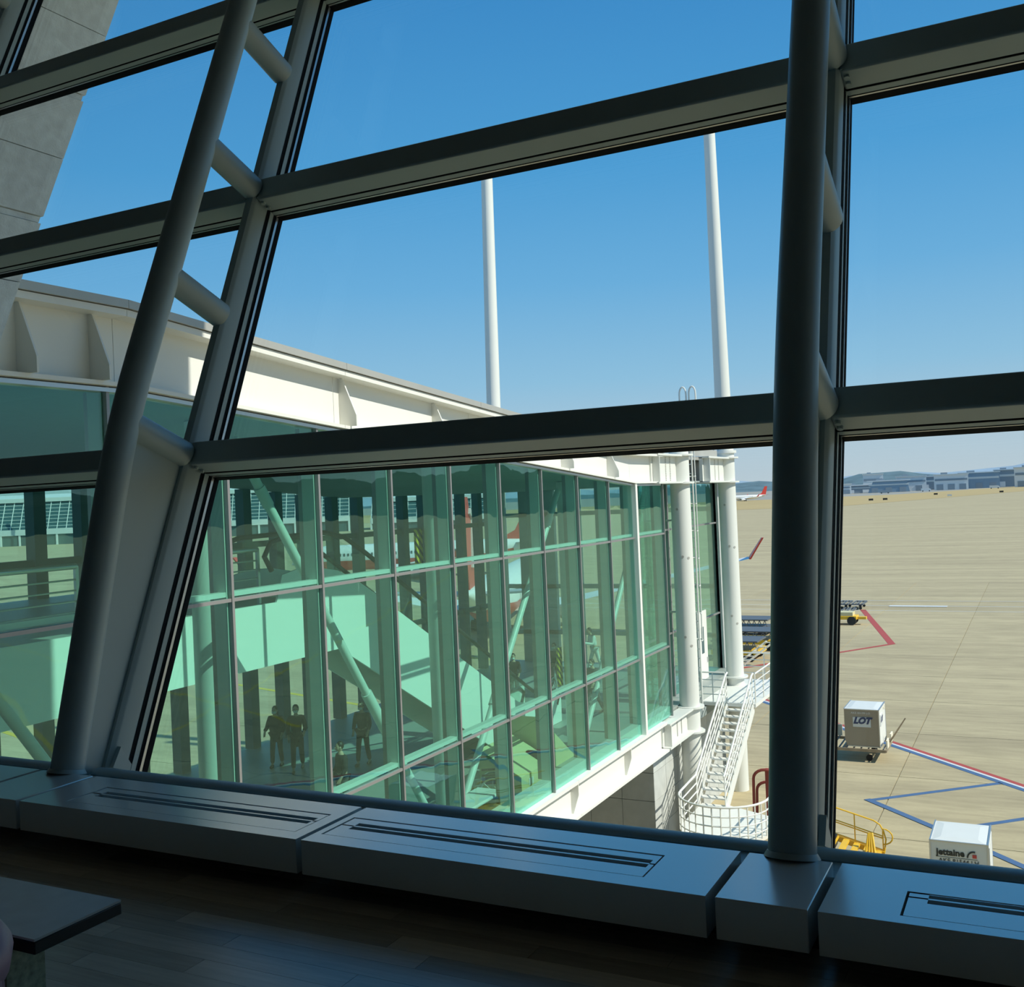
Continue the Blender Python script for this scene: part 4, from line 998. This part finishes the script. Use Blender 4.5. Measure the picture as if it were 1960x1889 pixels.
# ================================================================== PEOPLE AND THINGS INSIDE THE CONCOURSE
def skinmesh(name, verts, edges, radii, m, parent, sub=2, root=0):
    me = bpy.data.meshes.new(name); me.from_pydata(verts, edges, []); me.update(); me.materials.append(MT[m])
    o = bpy.data.objects.new(name, me); C.objects.link(o); o.parent = parent; ORG[o.name] = Vector((0, 0, 0))
    sk = o.modifiers.new('skin', 'SKIN'); sk.use_smooth_shade = True
    for i, r in enumerate(radii):
        d = me.skin_vertices[0].data[i]; d.radius = (r, r) if not isinstance(r, tuple) else r; d.use_root = (i == root)
    s = o.modifiers.new('subdivision', 'SUBSURF'); s.levels = sub; s.render_levels = sub
    return o
def person(label, loc, face, top='coat', legs='denim', hair='hair', stride=.0, lean=0.0, arm=(.1, .1), long_hair=False, mask=True, H=1.70, coat_len=.0, carry=None):
    """local: faces +y, stands on z=0"""
    t = thing('person', label, 'person', loc, (0, 0, face), local=True)
    s = H/1.70; ly = lean
    def V(x, y, z): return ((x)*s, (y+ly*max(0, z-.9))*s, z*s)
    pel = V(0, 0, .95); wst = V(0, .0, 1.10); chs = V(0, .02, 1.30); nck = V(0, .01, 1.46); hd0 = V(0, .03, 1.54)
    vs = [pel, wst, chs, nck, hd0]; es_ = [(0, 1), (1, 2), (2, 3), (3, 4)]; rs = [.12, .115, .135, .055, .06]
    tv, te, tr = [pel, wst, chs, V(0, .01, 1.43)], [(0, 1), (1, 2), (2, 3)], [.150, .145, .160, .085]
    if coat_len: tv.append(V(0, 0, .95-coat_len)); te.append((0, 4)); tr.append(.165)
    lv, le, lr_ = [pel], [], [.142]
    for i, sx in enumerate((-1, 1)):
        st = stride*sx
        hip = V(sx*.09, 0, .90); kn = V(sx*.095, st*.5+.03, .50); an = V(sx*.10, st*(1.0 if st > 0 else 1.15), .09); toe = V(sx*.11, st+.16, .04)
        k = len(vs); vs += [hip, kn, an, toe]; es_ += [(0, k), (k, k+1), (k+1, k+2), (k+2, k+3)]; rs += [.085, .058, .042, .036]
        k = len(lv); lv += [hip, kn, (an[0], an[1], an[2]+.02)]; le += [(0, k), (k, k+1), (k+1, k+2)]; lr_ += [.102, .077, .066]
        fw = arm[i]
        sh = V(sx*.18, .0, 1.39); el = V(sx*.235, fw*.35-.02, 1.12); wr = V(sx*.22, fw+.02, .90+max(0, fw)*.55); kn2 = V(sx*.21, fw+.06, .83+max(0, fw)*.6)
        k = len(vs); vs += [sh, el, wr, kn2]; es_ += [(2, k), (k, k+1), (k+1, k+2), (k+2, k+3)]; rs += [.06, .044, .034, .04]
        # fingers and thumb
        hb = len(vs)-1
        for q in range(4):
            k2 = len(vs); dx = (q-1.5)*.022
            vs += [V(sx*.21+dx*.3, fw+.075+dx, .80+max(0, fw)*.6), V(sx*.205+dx*.3, fw+.10+dx, .755+max(0, fw)*.6)]; es_ += [(hb, k2), (k2, k2+1)]; rs += [.010, .008]
        k2 = len(vs); vs += [V(sx*.175, fw+.10, .83+max(0, fw)*.6)]; es_ += [(hb, k2)]; rs += [.010]
        k = len(tv); tv += [sh, el, (wr[0], wr[1], wr[2]+.03)]; te += [(2, k), (k, k+1), (k+1, k+2)]; tr += [.082, .064, .054]
    b = skinmesh('body', vs, es_, rs, 'skin', t, 1)
    skinmesh('jacket', tv, te, tr, top, t, 1); skinmesh('trousers', lv, le, lr_, legs, t, 1)
    hc = Vector(V(0, .05, 1.62))
    hm = MB().ball(hc, .075*s, .095*s, .115*s); hm.ball(hc+Vector((0, .097*s, -.012)), .013, .02, .022, 8, 5)
    for sx in (-1, 1): hm.ball(hc+Vector((sx*.076*s, -.0, -.01)), .012, .022, .032, 8, 5)
    hd = obj('head', hm, 'skin', t, smooth=True)
    for sx in (-1, 1): obj('eye', MB().ball(hc+Vector((sx*.03, .086*s, .01)), .012, .008, .007, 8, 5), 'hair', hd)
    obj('mouth', MB().ball(hc+Vector((0, .088*s, -.055)), .024, .008, .006, 8, 5), 'red', hd)
    hr_ = MB().ball(hc+Vector((0, -.022, .028)), .085*s, .098*s, .108*s)
    if long_hair: hr_.ball(hc+Vector((0, -.065, -.12)), .085, .05, .19)
    obj('hair', hr_, hair, t, smooth=True)
    if mask: obj('face_mask', MB().ball(hc+Vector((0, .058, -.045)), .066, .058, .05), 'shirt', hd, smooth=True)
    for sx in (-1, 1):
        st = stride*sx; a = V(sx*.10, st*(1.0 if st > 0 else 1.15)+.06, .045); obj('shoe', MB().ball(a, .05, .14, .05), 'black', t, smooth=True)
    return t
person('person in black coat with white mask, left of the two walking together', (-19.3, 22.7, ZD), radians(200), legs='coat', stride=.12, arm=(.1, .3), long_hair=True, H=1.66, coat_len=.25)
person('taller person in long black coat, right of the two walking together', (-18.45, 22.55, ZD), radians(215), legs='coat', stride=.28, lean=.06, arm=(.35, .0), H=1.78, coat_len=.35)
person('person with dark coat whose head shows lowest behind the glass', (-14.75, 19.6, ZD), radians(150), stride=.1, mask=False, H=1.68)
person('person in black near the white-lit floor panel, behind the diagonal strut', (-17.0, 23.6, ZD), radians(190), legs='coat', stride=.15, H=1.72)
person('dark-coated person with red bag, lowest left behind the glass', (-17.6, 18.6, ZD), radians(170), legs='red', stride=.1, H=1.72, coat_len=.4, mask=False)
person('person in a dark jacket pushing the wheelchair inside the far bays', (-16.3, 34.9, ZD), radians(185), stride=.1, arm=(.4, .4), H=1.74)
person('person in white shirt leaning forward at the far end of the concourse', (-16.4, 39.0, ZD), radians(140), top='shirt', legs='shirt', stride=.25, lean=.25, arm=(.5, .3), H=1.78, mask=False)
person('person in dark clothes standing by the thin strut in the far bays', (-16.8, 32.5, ZD), radians(200), stride=.08, arm=(.3, .1), H=1.70)
person('person in grey walking by the lower right of the concourse glass', (-13.4, 31.6, ZD), radians(160), top='denim', stride=.28, arm=(.2, 0), H=1.75)

def wheelchair(label, loc, rz):
    t = thing('wheelchair', label, 'wheelchair', loc, (0, 0, rz), local=True)
    for sx in (-1, 1):
        ring = [(sx*.30, .30*cos(a), .30+.30*sin(a)) for a in [2*pi*q/24 for q in range(25)]]
        wl = obj('wheel', MB().tube(ring, .022, 8), 'steel', t, smooth=True)
        sp = MB()
        for q in range(8): sp.tube([(sx*.30, 0, .30), (sx*.30, .29*cos(pi*q/4), .30+.29*sin(pi*q/4))], .004, 4)
        obj('spokes', sp, 'steel', wl)
        obj('caster', MB().tube([(sx*.24-.02, .45, .08), (sx*.24+.02, .45, .08)], .08, 12), 'tyre', t)
        obj('frame_tube', MB().tube([(sx*.26, -.28, .95), (sx*.26, -.24, .45), (sx*.26, .42, .45), (sx*.26, .5, .12)], .014, 8), 'steel', t, smooth=True)
        obj('push_handle', MB().tube([(sx*.26, -.28, .95), (sx*.26, -.42, .95)], .018, 8), 'black', t); obj('armrest', MB().box(sx*.26-.03, sx*.26+.03, -.15, .25, .66, .70), 'black', t)
    obj('seat', MB().box(-.25, .25, -.22, .25, .44, .50), 'navy', t); obj('backrest', MB().box(-.25, .25, -.27, -.23, .48, .92), 'navy', t)
    return t
wheelchair('folding wheelchair with navy seat just inside the lower glass panes', (-11.95, 21.75, ZD), radians(120))
wheelchair('wheelchair pushed by the person in the far bays', (-16.4, 34.2, ZD), radians(185))
t = thing('yellow_crate', 'pale yellow equipment case with dark slots just inside the lower glass', 'case', (-11.9, 23.5, ZD))
obj('box', MB().prism([(-12.6, 22.3, ZD), (-11.45, 22.3, ZD), (-11.45, 22.3, ZD+.45), (-12.6, 22.3, ZD+1.05)], (0, 1.75, 0)), 'yellow2', t)
obj('lid_slot', MB().box(-11.95, -11.60, 23.6, 23.72, ZD+.52, ZD+.75), 'black', t); obj('label_sheet', MB().box(-11.46, -11.44, 22.7, 22.95, ZD+.15, ZD+.32), 'plate', t)
obj('side_wedge', MB().prism([(-12.7, 24.2, ZD), (-12.7, 26.3, ZD), (-12.7, 24.2, ZD+1.5)], (.9, 0, 0)), 'yellow2', t)
t = thing('bench', 'grey rounded bench beside the wheelchair just inside the glass', 'bench', (-11.75, 20.5, ZD))
obj('bench_top', MB().box(-12.0, -11.3, 19.6, 21.1, ZD+.42, ZD+.50), 'plate', t, bevel=.03)
for yy in (19.75, 20.95): obj('leg', MB().box(-11.9, -11.4, yy-.04, yy+.04, ZD, ZD+.42), 'steel', t)
